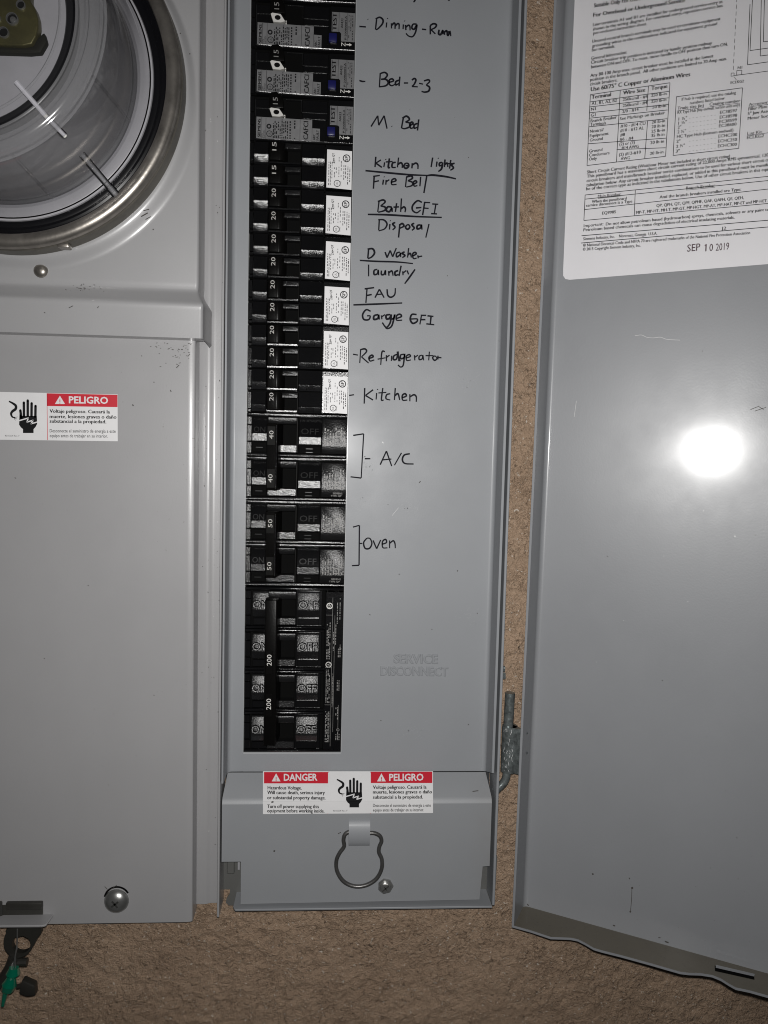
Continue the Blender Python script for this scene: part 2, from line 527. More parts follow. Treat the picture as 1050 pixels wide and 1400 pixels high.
def circle_px(mb, mat, c, r, fmap, n=20, ring=None):
    C_ = [(c[0] + r * math.cos(2 * math.pi * i / n), c[1] + r * math.sin(2 * math.pi * i / n)) for i in range(n)]
    if ring is None: poly_px(mb, mat, C_, fmap)
    else: line_px(mb, mat, C_ + [C_[0], C_[1]], ring, fmap)

# ================================================================== SETTING: the stucco wall
def vnoise(x, y, seed):
    xi = np.floor(x).astype(np.int64); yi = np.floor(y).astype(np.int64)
    xf, yf = x - xi, y - yi
    u = xf * xf * xf * (xf * (xf * 6 - 15) + 10); v = yf * yf * yf * (yf * (yf * 6 - 15) + 10)
    def h(a, b):
        n = (a * 374761393 + b * 668265263 + seed * 974711) & 0xffffffff
        n = ((n ^ (n >> 13)) * 1274126177) & 0xffffffff
        return ((n ^ (n >> 16)) & 0xffff) / 65535.0 * 2 - 1
    return (h(xi, yi) * (1 - u) + h(xi + 1, yi) * u) * (1 - v) + (h(xi, yi + 1) * (1 - u) + h(xi + 1, yi + 1) * u) * v

WALL_Y = 0.10
def build_wall():
    stp = 0.048
    xs = np.arange(-14.0, 25.0, stp); zs = np.arange(-15.0, 22.0, stp)
    X, Z = np.meshgrid(xs, zs)
    wx = X + 0.10 * vnoise(X * 5, Z * 5, 11); wz = Z + 0.10 * vnoise(X * 5, Z * 5, 12)
    a = vnoise(wx * 4.2, wz * 5.2, 1) + 0.5 * vnoise(wx * 8.6, wz * 9.4, 2)
    ridge = 1 - np.abs(vnoise(wx * 3.1, wz * 3.6, 3) + 0.35 * vnoise(wx * 7.3, wz * 7.7, 4))
    patch = np.clip(vnoise(X * 0.55, Z * 0.8, 8) * 1.5 + 0.6, 0, 1)           # smoother trowelled patches
    crack = np.clip((ridge - 0.90) / 0.10, 0, 1) ** 1.5
    crack *= np.clip(vnoise(X * 1.3, Z * 1.3, 9) * 2 + 0.75, 0, 1)
    plate = np.clip((a + 0.30) / 0.55, 0, 1); plate = plate * plate * (3 - 2 * plate)
    fine = vnoise(X * 16, Z * 16, 5) * 0.5 + vnoise(X * 9.5, Z * 10.5, 6)
    hgt = (0.022 * plate + 0.012 * fine) * (0.35 + 0.65 * patch) - 0.035 * crack + 0.03 * vnoise(X * 0.7, Z * 0.7, 7)
    Y = WALL_Y - hgt
    nz, nx = X.shape
    co = np.stack([X, Y, Z], -1).reshape(-1, 3) * S
    idx = np.arange(nz * nx).reshape(nz, nx)
    q = np.stack([idx[:-1, :-1], idx[:-1, 1:], idx[1:, 1:], idx[1:, :-1]], -1).reshape(-1, 4)
    cx = X[:-1, :-1].reshape(-1) + stp / 2; cz = Z[:-1, :-1].reshape(-1) + stp / 2
    hole = ((cx > 0.02) & (cx < 5.9) & (cz > -3.40)) | ((cx > -0.4) & (cx < 5.9) & (cz > -2.95)) | ((cx > -8.0) & (cx < -0.60) & (cz > -3.5))   # the box is sunk into the wall
    q = q[~hole]
    me = bpy.data.meshes.new('stucco_wall')
    me.vertices.add(len(co)); me.vertices.foreach_set('co', co.reshape(-1))
    me.loops.add(len(q) * 4); me.loops.foreach_set('vertex_index', q.reshape(-1).astype(np.int32))
    me.polygons.add(len(q))
    me.polygons.foreach_set('loop_start', (np.arange(len(q)) * 4).astype(np.int32))
    me.polygons.foreach_set('loop_total', np.full(len(q), 4, np.int32))
    me.polygons.foreach_set('use_smooth', np.ones(len(q), bool))
    at = me.attributes.new('crevice', 'FLOAT', 'POINT')
    cv = np.clip(crack * 0.9 + np.clip(0.25 - plate, 0, 1) * 0.6, 0, 1) * 0.22
    at.data.foreach_set('value', cv.reshape(-1).astype(np.float32))
    me.materials.append(MATS['stucco'])
    me.update(calc_edges=True); me.validate()
    o = bpy.data.objects.new('stucco_wall', me)
    COL.objects.link(o)
    tag(o, 'rough brown stucco wall behind the grey metal electrical boxes', 'wall')
build_wall()

# ================================================================== breaker cabinet (sunk into the wall)
cab = thing('breaker_cabinet', 'open grey steel breaker cabinet body set in the stucco wall', 'cabinet', (2.75, 0.1, -3.46))
mb = MB()
box(mb, 'cabinet_paint', -0.475, -0.425, -0.72, 1.6, -3.60, 20.5, 0.012)
mb.build('side_wall', cab)
mb = MB()
box(mb, 'cover_paint', 5.925, 5.985, -0.72, 1.6, -3.40, 20.5, 0.012)
mb.build('side_wall', cab)
mb = MB()                                                        # bottom plate with a rounded left end and a front lip
prism(mb, 'cover_paint', [(-0.12, 1.4), (-0.12, -0.60), (-0.06, -0.72), (5.924, -0.72), (5.924, 1.4)], 'z', -3.46, -3.41, 0.008)
mb.build('bottom_plate', cab)
mb = MB()
box(mb, 'interior_paint', -0.42, 5.92, 0.9, 0.95, -3.4, 20.4)
mb.build('back_plate', cab)
mb = MB()                                                        # hardware glimpsed through the lower left notch
box(mb, 'interior_paint', -0.34, -0.16, -0.12, -0.03, -2.9, -2.0, 0.02)
box(mb, 'meter_light', -0.09, -0.035, -0.10, -0.03, -2.82, -2.62, 0.01)
box(mb, 'recess_shade', -0.15, 0.10, -0.12, -0.03, -2.5, -2.0, 0.01)
for k in range(7):
    tube(mb, 'zinc', [(-0.02 + 0.05 * math.cos(a), -0.2 + 0.05 * math.sin(a), -2.1 - 0.055 * k) for a in np.linspace(0, 5.5, 9)], 0.016, 6, 2)
mb.build('mounting_bracket', cab)
mb = MB()                                                        # dark plate put in for the shaded inside behind the notches
gI = on_y(-0.02)
prism(mb, 'interior_paint', [(gI(*p)[0], gI(*p)[2]) for p in ((304, 1170), (680, 1170), (676, 1237), (313, 1238), (308.5, 1234), (310, 1228), (314, 1222), (314.5, 1216), (304, 1216))], 'y', -0.02, 0.03)
mb.build('dark_inner_plate', cab)

# hinge pin and knuckle between cabinet and door
g3 = on_y(-0.3)
mb = MB()
tube(mb, 'hinge_steel', [g3(697.5, 947), g3(694.5, 1000)], 0.118, 18, 0)
mb.build('hinge_pin', cab)
mb = MB()
tube(mb, 'hinge_steel', [g3(694, 1050), g3(690, 1068), g3(676, 1082)], 0.10, 12, 4)
mb.build('hinge_rod', cab)
mb = MB()
c0 = g3(688, 922)
tube(mb, 'hinge_steel', [g3(684, 914), g3(690, 914)], 0.07, 10, 0)
tube(mb, 'hinge_steel', [g3(684, 924), g3(690.5, 924)], 0.09, 6, 0)
mb.build('side_bolt', cab)

# ================================================================== dead front cover
dfc = thing('breaker_cover', 'tall grey steel cover with handwritten circuit names beside the breakers', 'panel cover', (2.7, 0, -0.4))
OX0, OX1, OZ0, OZ1 = 0.0, 2.311, 0.009, 20.0
XL, XR, ZB, ZT = -0.36, 5.80, -0.45, 20.4
def sheet_with_flange():
    mb = MB()
    R_ = 0.10
    # profile across X: left flange, fillet, face ... right fillet, right flange (forward of the face)
    def fil(cx, sgn):
        return [(cx + sgn * R_ * math.sin(a), -R_ + R_ * math.cos(a)) for a in np.linspace(0, math.pi / 2, 8)]
    right = fil(XR - R_, 1) + [(XR + 0.005, -0.70), (XR + 0.06, -0.70), (XR + 0.06, 0.05)]
    left = fil(XL + R_, -1) + [(XL - 0.005, -0.66), (XL - 0.045, -0.66), (XL - 0.045, 0.05)]
    def strip(prof, z0, z1, zf=None):
        V = []
        for x, y in prof: V += [(x, y, z0 if zf is None else zf(y)), (x, y, z1)]
        mb.add(V, [(2 * i, 2 * i + 1, 2 * i + 3, 2 * i + 2) for i in range(len(prof) - 1)], 'cover_paint')
    strip(right, ZB, ZT, lambda y: ZB - y * 0.36); strip(left, ZB, ZT)
    # face around the breaker opening
    x0, x1 = XL + R_, XR - R_
    def quad(a, b, c, d): mb.add([(a, 0, c), (b, 0, c), (b, 0, d), (a, 0, d)], [(0, 1, 2, 3)], 'cover_paint')
    mb.add([(x0, 0, ZB), (-0.19, 0, ZB), (OX0, 0.014, ZB), (x0, 0, ZT), (-0.19, 0, ZT), (OX0, 0.014, ZT)], [(0, 1, 4, 3), (1, 2, 5, 4)], 'cover_paint'); quad(OX1, x1, ZB, ZT); quad(OX0, OX1, ZB, OZ0)
    # thickness of the opening's edge
    for (a, b) in (((OX0, OZ0), (OX0, ZT)), ((OX1, OZ0), (OX1, ZT)), ((OX0, OZ0), (OX1, OZ0))):
        mb.add([(a[0], 0, a[1]), (b[0], 0, b[1]), (b[0], 0.07, b[1]), (a[0], 0.07, a[1])], [(0, 1, 2, 3)], 'edge_paint')
    box(mb, 'edge_paint', OX0 + 0.002, OX1 - 0.002, -0.012, 0.06, OZ0 - 0.03, OZ0 + 0.012, 0.006)
    box(mb, 'edge_paint', OX1 - 0.006, OX1 + 0.012, -0.008, 0.06, OZ0, ZT, 0.004)
    box(mb, 'edge_paint', OX0 - 0.010, OX0 + 0.006, -0.006, 0.06, OZ0, ZT, 0.004)
    # bottom fold
    mb.add([(x0, 0, ZB), (x1, 0, ZB), (x1, 0.3, ZB - 0.02), (x0, 0.3, ZB - 0.02)], [(0, 1, 2, 3)], 'cover_paint')
    return mb
sheet_with_flange().build('sheet_panel', dfc)

INK = on_y(-0.004)
def A_(x, y): return (470 + x / 4.565, y / 4.565)
def B_(x, y): return (470 + x / 4.565, 200 + y / 4.565)
def C_(x, y): return (470 + x / 4.117, 460 + y / 4.117)
HAND = [
 ('Dinning -Run', A_, [[(445,-4),(443,4),(435,14)],[(650,-1),(662,2)],[(97,165),(138,168)],[(149,120),(153,122)],[(205,120),(198,185)],[(198,118),(225,108),(245,125),(240,150),(215,178),(200,186)],
   [(268,140),(265,172)],[(272,113),(275,117)],[(297,145),(298,178)],[(298,160),(312,145),(320,150),(320,180)],[(320,165),(335,148),(345,152),(345,182)],[(372,152),(370,182)],[(378,129),(381,133)],
   [(385,155),(388,188)],[(388,170),(402,158),(412,163),(414,190)],[(455,150),(432,152),(425,175),(440,182),(456,155),(448,200),(430,228),(405,225),(388,208)],[(488,182),(515,185)],
   [(540,160),(540,215)],[(538,160),(560,148),(578,155),(570,172),(545,185)],[(545,185),(572,212)],[(595,185),(592,210),(605,215),(618,190),(620,215)],[(628,192),(630,218)],[(630,200),(640,192),(645,200),(645,220)],[(668,195),(648,203),(650,222),(664,203),(668,226)]]),
 ('Bed-2-3', A_, [[(97,502),(115,508),(135,508)],[(228,455),(222,545)],[(225,460),(255,452),(272,468),(255,490),(232,495)],[(232,495),(262,495),(278,515),(262,535),(222,542)],[(280,515),(310,505),(302,492),(285,500),(285,525),(300,535),(322,525)],
   [(345,500),(325,510),(325,530),(345,520)],[(350,478),(345,538)],[(375,518),(402,518)],[(425,500),(440,490),(450,500),(440,525),(425,540)],[(425,540),(462,542)],[(470,520),(495,525)],[(500,505),(528,498),(535,510),(515,530)],[(515,530),(535,545),(530,568),(505,575),(485,570)]]),
 ('M. Bed', A_, [[(170,790),(212,722)],[(212,722),(218,782)],[(218,782),(252,722)],[(252,722),(270,803)],[(299,787),(302,790)],[(372,735),(360,800)],[(365,738),(392,725),(410,745),(385,762)],[(385,762),(410,768),(412,790),(380,803),(360,798)],
   [(410,785),(432,772),(425,762),(412,775),(418,800),(438,795)],[(460,770),(440,780),(440,800),(458,795)],[(468,745),(460,815)]]),
 ('kitchen lights / Fire Bell', B_, [[(200,65),(195,130)],[(232,85),(200,105)],[(200,105),(238,132)],[(255,100),(250,130)],[(261,80),(264,84)],[(285,75),(278,130),(290,132)],[(262,98),(305,95)],[(325,100),(305,105),(302,130),(325,132)],
   [(342,70),(335,132)],[(336,115),(355,103),(365,112),(365,135)],[(385,105),(375,125),(388,138),(405,125),(402,108),(385,105)],[(385,122),(410,118)],[(428,105),(425,138)],[(427,118),(448,105),(462,115),(463,142)],
   [(555,70),(545,130)],[(582,95),(578,128)],[(589,73),(592,77)],[(615,100),(598,105),(598,122),(615,115)],[(618,100),(610,140),(590,158)],[(632,82),(628,130)],[(630,115),(645,105),(650,130)],[(668,85),(660,140)],[(648,108),(690,108)],[(692,105),(672,115),(685,135),(665,150)],
   [(135,152),(300,168),(420,178),(525,182)],[(525,182),(560,180),(640,190),(700,203)],
   [(190,185),(185,265)],[(183,188),(225,182)],[(188,222),(220,215)],[(248,208),(243,240)],[(251,189),(254,193)],[(265,210),(262,240)],[(263,222),(285,208)],[(295,225),(325,215),(318,202),(300,212),(300,238),(330,238)],
   [(392,190),(385,255)],[(390,192),(420,185),(428,200),(400,215)],[(400,215),(428,225),(425,245),(390,255)],[(435,238),(455,225),(448,215),(435,225),(440,248),(460,245)],[(480,190),(475,250)],[(518,185),(500,292)]]),
 ('Bath GFI / Disposal', B_, [[(220,345),(212,410)],[(212,345),(245,335),(258,348),(230,372)],[(230,372),(258,380),(255,400),(215,412)],[(300,380),(275,378),(265,400),(285,408),(300,385),(302,410)],[(330,355),(322,410)],[(310,380),(345,378)],[(360,325),(355,410)],[(357,392),(375,378),(385,390),(382,412)],
   [(488,350),(460,340),(430,370),(430,400),(455,415),(480,398)],[(450,385),(485,382)],[(505,350),(492,430)],[(500,350),(540,352)],[(495,385),(530,388)],[(575,360),(565,420)],[(552,360),(590,362)],[(545,420),(582,422)],
   [(150,425),(280,428),(440,438),(612,444)],[(222,455),(218,525)],[(215,458),(250,460),(270,485),(255,515),(218,528)],[(288,485),(285,520)],[(289,463),(292,467)],[(322,475),(305,485),(320,505),(305,522)],[(350,485),(342,570)],[(348,492),(365,482),(375,498),(350,512)],
   [(395,490),(385,505),(398,518),(412,505),(405,490),(395,490)],[(440,480),(425,490),(440,510),(425,525)],[(480,490),(460,495),(458,515),(478,510),(485,490),(488,520)],[(532,485),(512,570)]]),
 ('D Washer / laundry', B_, [[(155,640),(150,700)],[(148,642),(180,640),(192,665),(175,690),(150,702)],[(258,660),(270,695)],[(270,695),(290,650)],[(290,650),(305,690)],[(305,690),(328,635)],[(350,660),(330,668),(330,690),(348,680),(355,665),(355,692)],[(380,658),(365,668),(382,682),(365,695)],[(405,635),(398,695)],[(400,680),(415,668),(422,695)],
   [(430,685),(452,672),(445,662),(430,672),(435,700),(455,698)],[(462,680),(465,700)],[(463,690),(490,685)],[(100,712),(200,718),(330,722),(432,732)],[(155,738),(155,812)],[(210,768),(190,775),(190,800),(210,795),(215,772),(218,805)],[(235,775),(235,800),(252,798),(260,775),(262,805)],[(280,778),(282,808)],[(282,790),(300,778),(308,808)],
   [(340,775),(320,785),(322,805),(342,800)],[(358,745),(345,810)],[(368,780),(370,805)],[(369,792),(390,775)],[(395,775),(405,800)],[(445,768),(405,825),(380,858)]]),
 ('FAU / Garage GFI', B_, [[(145,890),(138,978)],[(130,890),(190,882)],[(140,932),(175,925)],[(195,945),(222,892)],[(222,892),(252,945)],[(208,925),(242,922)],[(270,892),(275,930),(295,942),(318,925),(322,885)],[(60,990),(200,985),(365,978)],
   [(168,1030),(140,1020),(118,1050),(125,1080),(155,1082),(165,1060),(145,1058)],[(215,1050),(190,1058),(188,1080),(212,1075),(218,1052),(222,1082)],[(235,1055),(238,1080)],[(236,1065),(258,1050)],[(290,1050),(265,1055),(268,1078),(290,1070),(295,1050),(290,1100),(265,1130),(240,1100)],[(300,1050),(285,1075),(310,1075),(318,1050),(300,1120),(270,1138),(255,1120)],
   [(330,1075),(360,1062),(350,1048),(330,1058),(330,1085),(365,1085)],[(455,1050),(425,1050),(415,1080),(430,1105),(455,1095),(458,1078),(420,1078)],[(485,1055),(475,1112)],[(480,1055),(515,1055)],[(480,1082),(510,1082)],[(545,1060),(540,1110)],[(522,1058),(560,1062)],[(515,1108),(565,1114)]]),
 ('Refridgerator', C_, [[(52,100),(80,105)],[(95,75),(90,150)],[(92,75),(118,70),(128,85),(100,115)],[(100,115),(140,150)],[(140,125),(165,115),(158,105),(142,118),(148,138),(172,132)],[(232,85),(215,88),(208,160)],[(190,128),(235,120)],[(240,105),(240,140)],[(240,118),(258,105)],[(270,108),(268,138)],[(300,100),(282,110),(280,130),(298,125),(305,85),(310,140)],[(300,85),(318,140)],
   [(340,100),(320,105),(322,125),(340,118),(342,100),(335,160),(320,172),(305,160)],[(350,122),(375,112),(368,102),(352,112),(355,135),(378,132)],[(398,105),(400,135)],[(399,118),(418,105)],[(440,105),(425,112),(425,130),(442,125),(445,105),(450,135)],[(482,85),(478,135)],[(460,108),(505,108)],[(512,108),(500,120),(512,135),(525,122),(512,108)],[(530,108),(530,130)],[(530,118),(550,120)]]),
 ('Kitchen', C_, [[(30,332),(58,328)],[(118,290),(115,378)],[(165,300),(122,332)],[(122,332),(165,358)],[(185,318),(182,355)],[(189,296),(192,300)],[(220,290),(212,355),(225,358)],[(195,318),(240,315)],[(262,322),(242,328),(238,350),(262,358)],[(290,290),(285,358)],[(287,335),(305,322),(315,358)],[(330,345),(352,335),(345,322),(330,332),(332,358),(358,358)],[(372,325),(372,365)],[(373,340),(395,328),(408,340),(408,368)]]),
 ('A/C', C_, [[(53,557),(112,548)],[(112,548),(98,797)],[(98,797),(38,790)],[(118,688),(150,688)],[(205,722),(240,645)],[(240,645),(270,730)],[(215,695),(268,690)],[(325,655),(285,725)],[(372,660),(340,668),(330,695),(345,715),(393,718)]]),
 ('oven', C_, [[(52,1073),(88,1063)],[(88,1063),(86,1288)],[(86,1288),(46,1290)],[(86,1165),(105,1165)],[(130,1135),(112,1160),(120,1192),(145,1192),(158,1165),(148,1138),(130,1135)],[(165,1148),(185,1195)],[(185,1195),(208,1145)],[(215,1170),(240,1160),(235,1142),(218,1155),(220,1188),(246,1190)],[(258,1148),(258,1192)],[(258,1165),(278,1150),(288,1165),(290,1192)]]),
]
for i, (word, fm, strokes) in enumerate(HAND):
    mb = MB()
    for j, st in enumerate(strokes):
        pts = [fm(*p) for p in st]
        w0 = (2.4 if i < 7 else 2.1) * random.uniform(0.9, 1.1)
        lift = on_y(-0.004 - 0.0006 * (j % 9))
        line_px(mb, 'marker_ink', pts, lambda t, w0=w0: w0 * (0.82 + 0.3 * math.sin(math.pi * min(1, t + 0.1))), lift, 6 if len(pts) > 2 else 0)
    tag(mb.build('handwriting', dfc, smooth=False), 'black marker words reading ' + word)
def embossed(mb, s, p0, p1, cap):
    cu = bpy.data.curves.new('t', 'FONT'); cu.body = s; cu.size = 1.0; cu.resolution_u = 3
    cu.extrude = 0.03; cu.bevel_depth = 0.045; cu.bevel_resolution = 1
    ob = bpy.data.objects.new('t', cu); COL.objects.link(ob)
    me = bpy.data.meshes.new_from_object(ob.evaluated_get(bpy.context.evaluated_depsgraph_get()))
    V = [tuple(v.co) for v in me.vertices]; F = [tuple(p.vertices) for p in me.polygons]
    bpy.data.objects.remove(ob); bpy.data.curves.remove(cu); bpy.data.meshes.remove(me)
    x0, x1 = min(v[0] for v in V), max(v[0] for v in V)
    zs = max(v[2] for v in V)
    out = []
    for x, y, zz in V:
        t = (x - x0) / (x1 - x0)
        out.append(on_y(-0.026 * zz / zs + 0.001)(p0[0] + (p1[0] - p0[0]) * t, p0[1] + (p1[1] - p0[1]) * t - y / CAPH * cap))
    mb.add(out, F, 'emboss_paint')
mb = MB()
embossed(mb, 'SERVICE', (538, 906), (599, 907), 11.5)
embossed(mb, 'DISCONNECT', (520, 923), (613, 924), 11.5)
mb.build('embossed_lettering', dfc, angle=20)
mb = MB()
for (x, y, dx, dy, w) in ((611, 377, 1, 0, 1.3), (625, 780, 1, 1, 1.6), (573, 660, 2, -2, 1.2), (545, 785, 2, 0, 1), (652, 838, 1, 1, 1), (530, 690, 1, 0, 1), (505, 840, 1.5, 1, 1), (640, 215, 1, 0.4, 1), (560, 150, .8, .5, 1), (590, 860, 1, 1, .9), (520, 985, 1.5, .5, 1), (640, 990, 1, 1, 1)):
    line_px(mb, 'scuff', [(x, y), (x + dx, y + dy)], w, on_y(-0.0035))
line_px(mb, 'scuff_light', [(536, 705), (540, 700), (545, 694)], 0.35, on_y(-0.003))
line_px(mb, 'scuff_light', [(523, 604), (524, 606)], 1.2, on_y(-0.003))
mb.build('scuff_marks', dfc, smooth=False)

def smear(mb, c, rx_, ry_, fm, seed):
    rr_ = random.Random(seed)
    for k in range(26):
        x, y_ = c[0] + rr_.gauss(0, rx_ / 2), c[1] + rr_.gauss(0, ry_ / 2)
        l = rr_.uniform(1.0, 4.0); a = rr_.uniform(-0.9, -0.3)
        line_px(mb, 'dust', [(x, y_), (x + l * math.cos(a), y_ + l * math.sin(a))], rr_.uniform(0.6, 1.3), fm)
mb = MB()
for i, (c_, a_, b_) in enumerate((((490, 688), 12, 10), ((558, 695), 12, 8), ((640, 842), 16, 12), ((500, 640), 8, 14), ((640, 520), 16, 16), ((560, 1000), 26, 12))): smear(mb, c_, a_, b_, on_y(-0.0025), i)
mb.build('dust_smears', dfc, smooth=False)

# ================================================================== lower cover with the warning label and pull ring
low = thing('lower_cover', 'grey folded lower cover with a bilingual danger label and wire pull ring', 'panel cover', (2.7, -0.6, -3.3))
YF = -0.60
ZF = -0.90                                    # the fold
ZS = -0.46                                    # top of the slope
def slope_y(z): return -0.03 + (ZS - z) / (ZS - ZF) * (YF + 0.03)
mb = MB()
prof = [(ZS, -0.03), (ZF + 0.06, slope_y(ZF + 0.06)), (ZF, YF + 0.025), (ZF - 0.07, YF)]
xl, xr = -0.395, 5.855
V = []
for z, y in prof:
    V += [(-0.35 if y > -0.1 else xl, y, z), (5.80 if y > -0.1 else xr, y, z)]
mb.add(V, [(2 * i, 2 * i + 1, 2 * i + 3, 2 * i + 2) for i in range(len(prof) - 1)], 'stained_paint')
front = [(xl, ZF - 0.07), (xr, ZF - 0.07), (xr, -2.50), (5.69, -2.51), (5.64, -3.32), (0.05, -3.355), (0.045, -2.335), (xl, -2.335)]
mb.add([(x, YF, z) for x, z in front], [tuple(range(8))], 'stained_paint')
mb.add([(x, YF + 0.055, z) for x, z in front], [tuple(range(8))[::-1]], 'stained_paint')
V = [(x, YF, z) for x, z in front] + [(x, YF + 0.055, z) for x, z in front]
mb.add(V, [(i, (i + 1) % 8, (i + 1) % 8 + 8, i + 8) for i in range(1, 8)], 'stained_paint')
mb.build('sheet_panel', low)
def low_map(off):
    n2 = np.array([0, -(ZS - ZF), (ZF + 0.0 - ZS) * -1 * 0], float)
    # slope plane through (z=ZS,y=-.03),(z=ZF,y=YF)
    dz, dy = ZF - ZS, (YF + 0.03)
    nn = np.array([0, dz, -dy]); nn /= np.linalg.norm(nn)
    if nn[1] > 0: nn = -nn
    f1 = on_plane((0, -0.03, ZS), nn, off + 0.004)
    f2 = on_y(YF - off)
    def f(px, py):
        p = f2(px, py)
        q = f1(px, py)
        return q if q[2] > ZF else p
    return f

def icon(mb, fm, ox, oy, sx, sy):
    """hand struck by a zigzag shock, drawn in the zoomed pixels of the side label"""
    T = lambda x, y: (ox + x * sx, oy + y * sy)
    def cap(p, q, w):
        L_ = [T(*p), T(*q)]
        line_px(mb, 'print_black', [T(*(np.array(p) * (1 - t) + np.array(q) * t)) for t in np.linspace(0, 1, 24)], w * sx, fm)
        circle_px(mb, 'print_black', L_[0], w * sx / 2, fm, 12)
    for p, q in (((171, 160), (172, 262)), ((199, 145), (199, 262)), ((227, 165), (226, 262)), ((255, 184), (254, 268)), ((146, 216), (154, 275))):
        cap(p, q, 18)
    fill_px(mb, 'print_black', [T(*p) for p in ((140, 235), (153, 255), (163, 255), (264, 255), (267, 312), (255, 335), (241, 350), (241, 378), (165, 378), (165, 350), (150, 338), (137, 318))], fm, 0.3)
    line_px(mb, 'print_black', [T(*p) for p in ((64, 150), (92, 165), (113, 182), (112, 205), (90, 222), (80, 240), (88, 262), (108, 268))], lambda t: (10 + 10 * math.sin(math.pi * min(1, t * 1.1))) * sx, fm, 6)
    for q in (((104, 268), (126, 262)), ((104, 270), (122, 278)), ((102, 270), (110, 288))):
        line_px(mb, 'print_black', [T(*p) for p in q], 3.2 * sx, fm)

def zig(mb, fm, ox, oy, sx, sy):
    T = lambda x, y: (ox + x * sx, oy + y * sy)
    Z_ = [(132, 291), (203, 270), (193, 300), (238, 286), (222, 312), (272, 298)]
    for a, b in zip(Z_, Z_[1:]):
        line_px(mb, 'white_label', [T(*(np.array(a) * (1 - t) + np.array(b) * t)) for t in np.linspace(-0.04, 1.04, 20)], 8.5 * sx, fm)
def triangle(mb, mat, fm, c, w, h):
    poly_px(mb, mat, [(c[0] - w / 2, c[1] + h / 2), (c[0], c[1] - h / 2), (c[0] + w / 2, c[1] + h / 2)], fm)
def bang(mb, fm, c, h):
    line_px(mb, 'label_red', [(c[0], c[1] - h * 0.18), (c[0], c[1] + h * 0.22)], 1.1, fm)
    circle_px(mb, 'label_red', (c[0], c[1] + h * 0.37), 0.75, fm, 8)
SPAN = ['Voltaje peligroso. Causará la', 'muerte, lesiones graves o daño', 'substancial a la propiedad.', 'Desconecte el suministro de energía a este', 'equipo antes de trabajar en su interior.']
ENGL = ['Hazardous Voltage.', 'Will cause death, serious injury', 'or substantial property damage.', 'Turn off power supplying this', 'equipment before working inside.']

def sheet_px(mb, mat, x0, x1, y0, y1, fm, n=14, top=lambda x: 0.0, bot=lambda x: 0.0):
    V, F = [], []
    for j in range(n + 1):
        t = j / n
        for x in (x0, x1):
            V.append(fm(x, (y0 + top(x)) * (1 - t) + (y1 + bot(x)) * t))
    mb.add(V, [(2 * j, 2 * j + 1, 2 * j + 3, 2 * j + 2) for j in range(n)], mat)

m1, m2, m3, m4 = low_map(0.006), low_map(0.012), low_map(0.018), low_map(0.022)
mb = MB(); sheet_px(mb, 'white_label', 359.5, 592, 1054.5, 1113, m1, 80, bot=lambda x: -1.5 * (x - 359) / 232)
wl = mb.build('warning_label', low, smooth=False)
mb = MB()
sheet_px(mb, 'label_red', 361, 448.5, 1055.5, 1071, m2, 4); mb.build('red_band', wl, smooth=False); mb = MB(); sheet_px(mb, 'label_red', 507, 591, 1055, 1070.5, m2, 4)
line_px(mb, 'label_red', [(448.8, 1055), (448.3, 1112)], 0.7, m2); line_px(mb, 'label_red', [(506.8, 1055), (506.3, 1112)], 0.7, m2)
mb.build('red_band', wl, smooth=False)
mb = MB()
for cx, wd, e, c in ((377.5, (388, 434), 'DANGER', 0), (521.5, (532, 579), 'PELIGRO', 0)):
    triangle(mb, 'white_label', m3, (cx, 1062.8), 12, 11); bang(mb, m4, (cx, 1064), 9)
    text_px(mb, 'white_label', e, (wd[0], 1067.3), (wd[1], 1067), 9.0, m3, bold=0.025)
for k, (x1_, yb) in enumerate(((412.5, 1079.5), (444, 1086), (445, 1093), (436, 1105), (443.5, 1111))):
    text_px(mb, 'print_black', ENGL[k], (365.5 if k else 366, yb - 0.3), (x1_, yb), 4.8, m2, bold=0.03)
for k, (x1_, yb) in enumerate(((583, 1078.5), (590.5, 1085), (578, 1092), (589, 1103.2), (579.5, 1109.5))):
    text_px(mb, 'print_black', SPAN[k], (510, yb), (x1_, yb - 0.3), 4.6 if k < 3 else 4.2, m2, bold=0.03 if k < 3 else 0.012)
sx = 57.5 / 335 * 1.0; icon(mb, m2, 449.5, 1055.5 - 90 * 0.168, sx, 0.168)
text_px(mb, 'print_grey', '4010254 Rev. F', (455, 1109.6), (475, 1109.5), 2.2, m2)
mb.build('lettering', wl, smooth=False)
mb = MB(); zig(mb, m3, 449.5, 1055.5 - 90 * 0.168, sx, 0.168); mb.build('shock_mark', wl, smooth=False)

gF = on_y(YF)
D_ = lambda x, y: (280 + x / 2.5, 1030 + y / 2.5)
mb = MB()                                            # bent tab that holds the ring
p0, p1, p2, p3 = gF(*D_(493, 224)), gF(*D_(565, 224)), gF(*D_(563, 312)), gF(*D_(496, 312))
xa, xb, za, zb = p0[0], p1[0], p0[2], p3[2]
prof = [(za, YF + 0.01), (za - 0.02, YF - 0.03)] + [(za + (zb - za) * t, YF - 0.055 - 0.085 * math.sin(math.pi * min(1, max(0, (t - 0.08) / 0.92))) ** 0.7) for t in np.linspace(0.08, 1, 12)] + [(zb, YF + 0.01)]
V = []
for z, y in prof: V += [(xa, y, z), (xb, y, z)]
k = len(prof)
mb.add(V, [(2 * i, 2 * i + 1, 2 * i + 3, 2 * i + 2) for i in range(k - 1)] + [tuple(2 * i for i in range(k)), tuple(2 * i + 1 for i in range(k))][::1], 'cover_paint')
mb.build('ring_clip', low)
gR = on_y(YF - 0.062)
mb = MB()
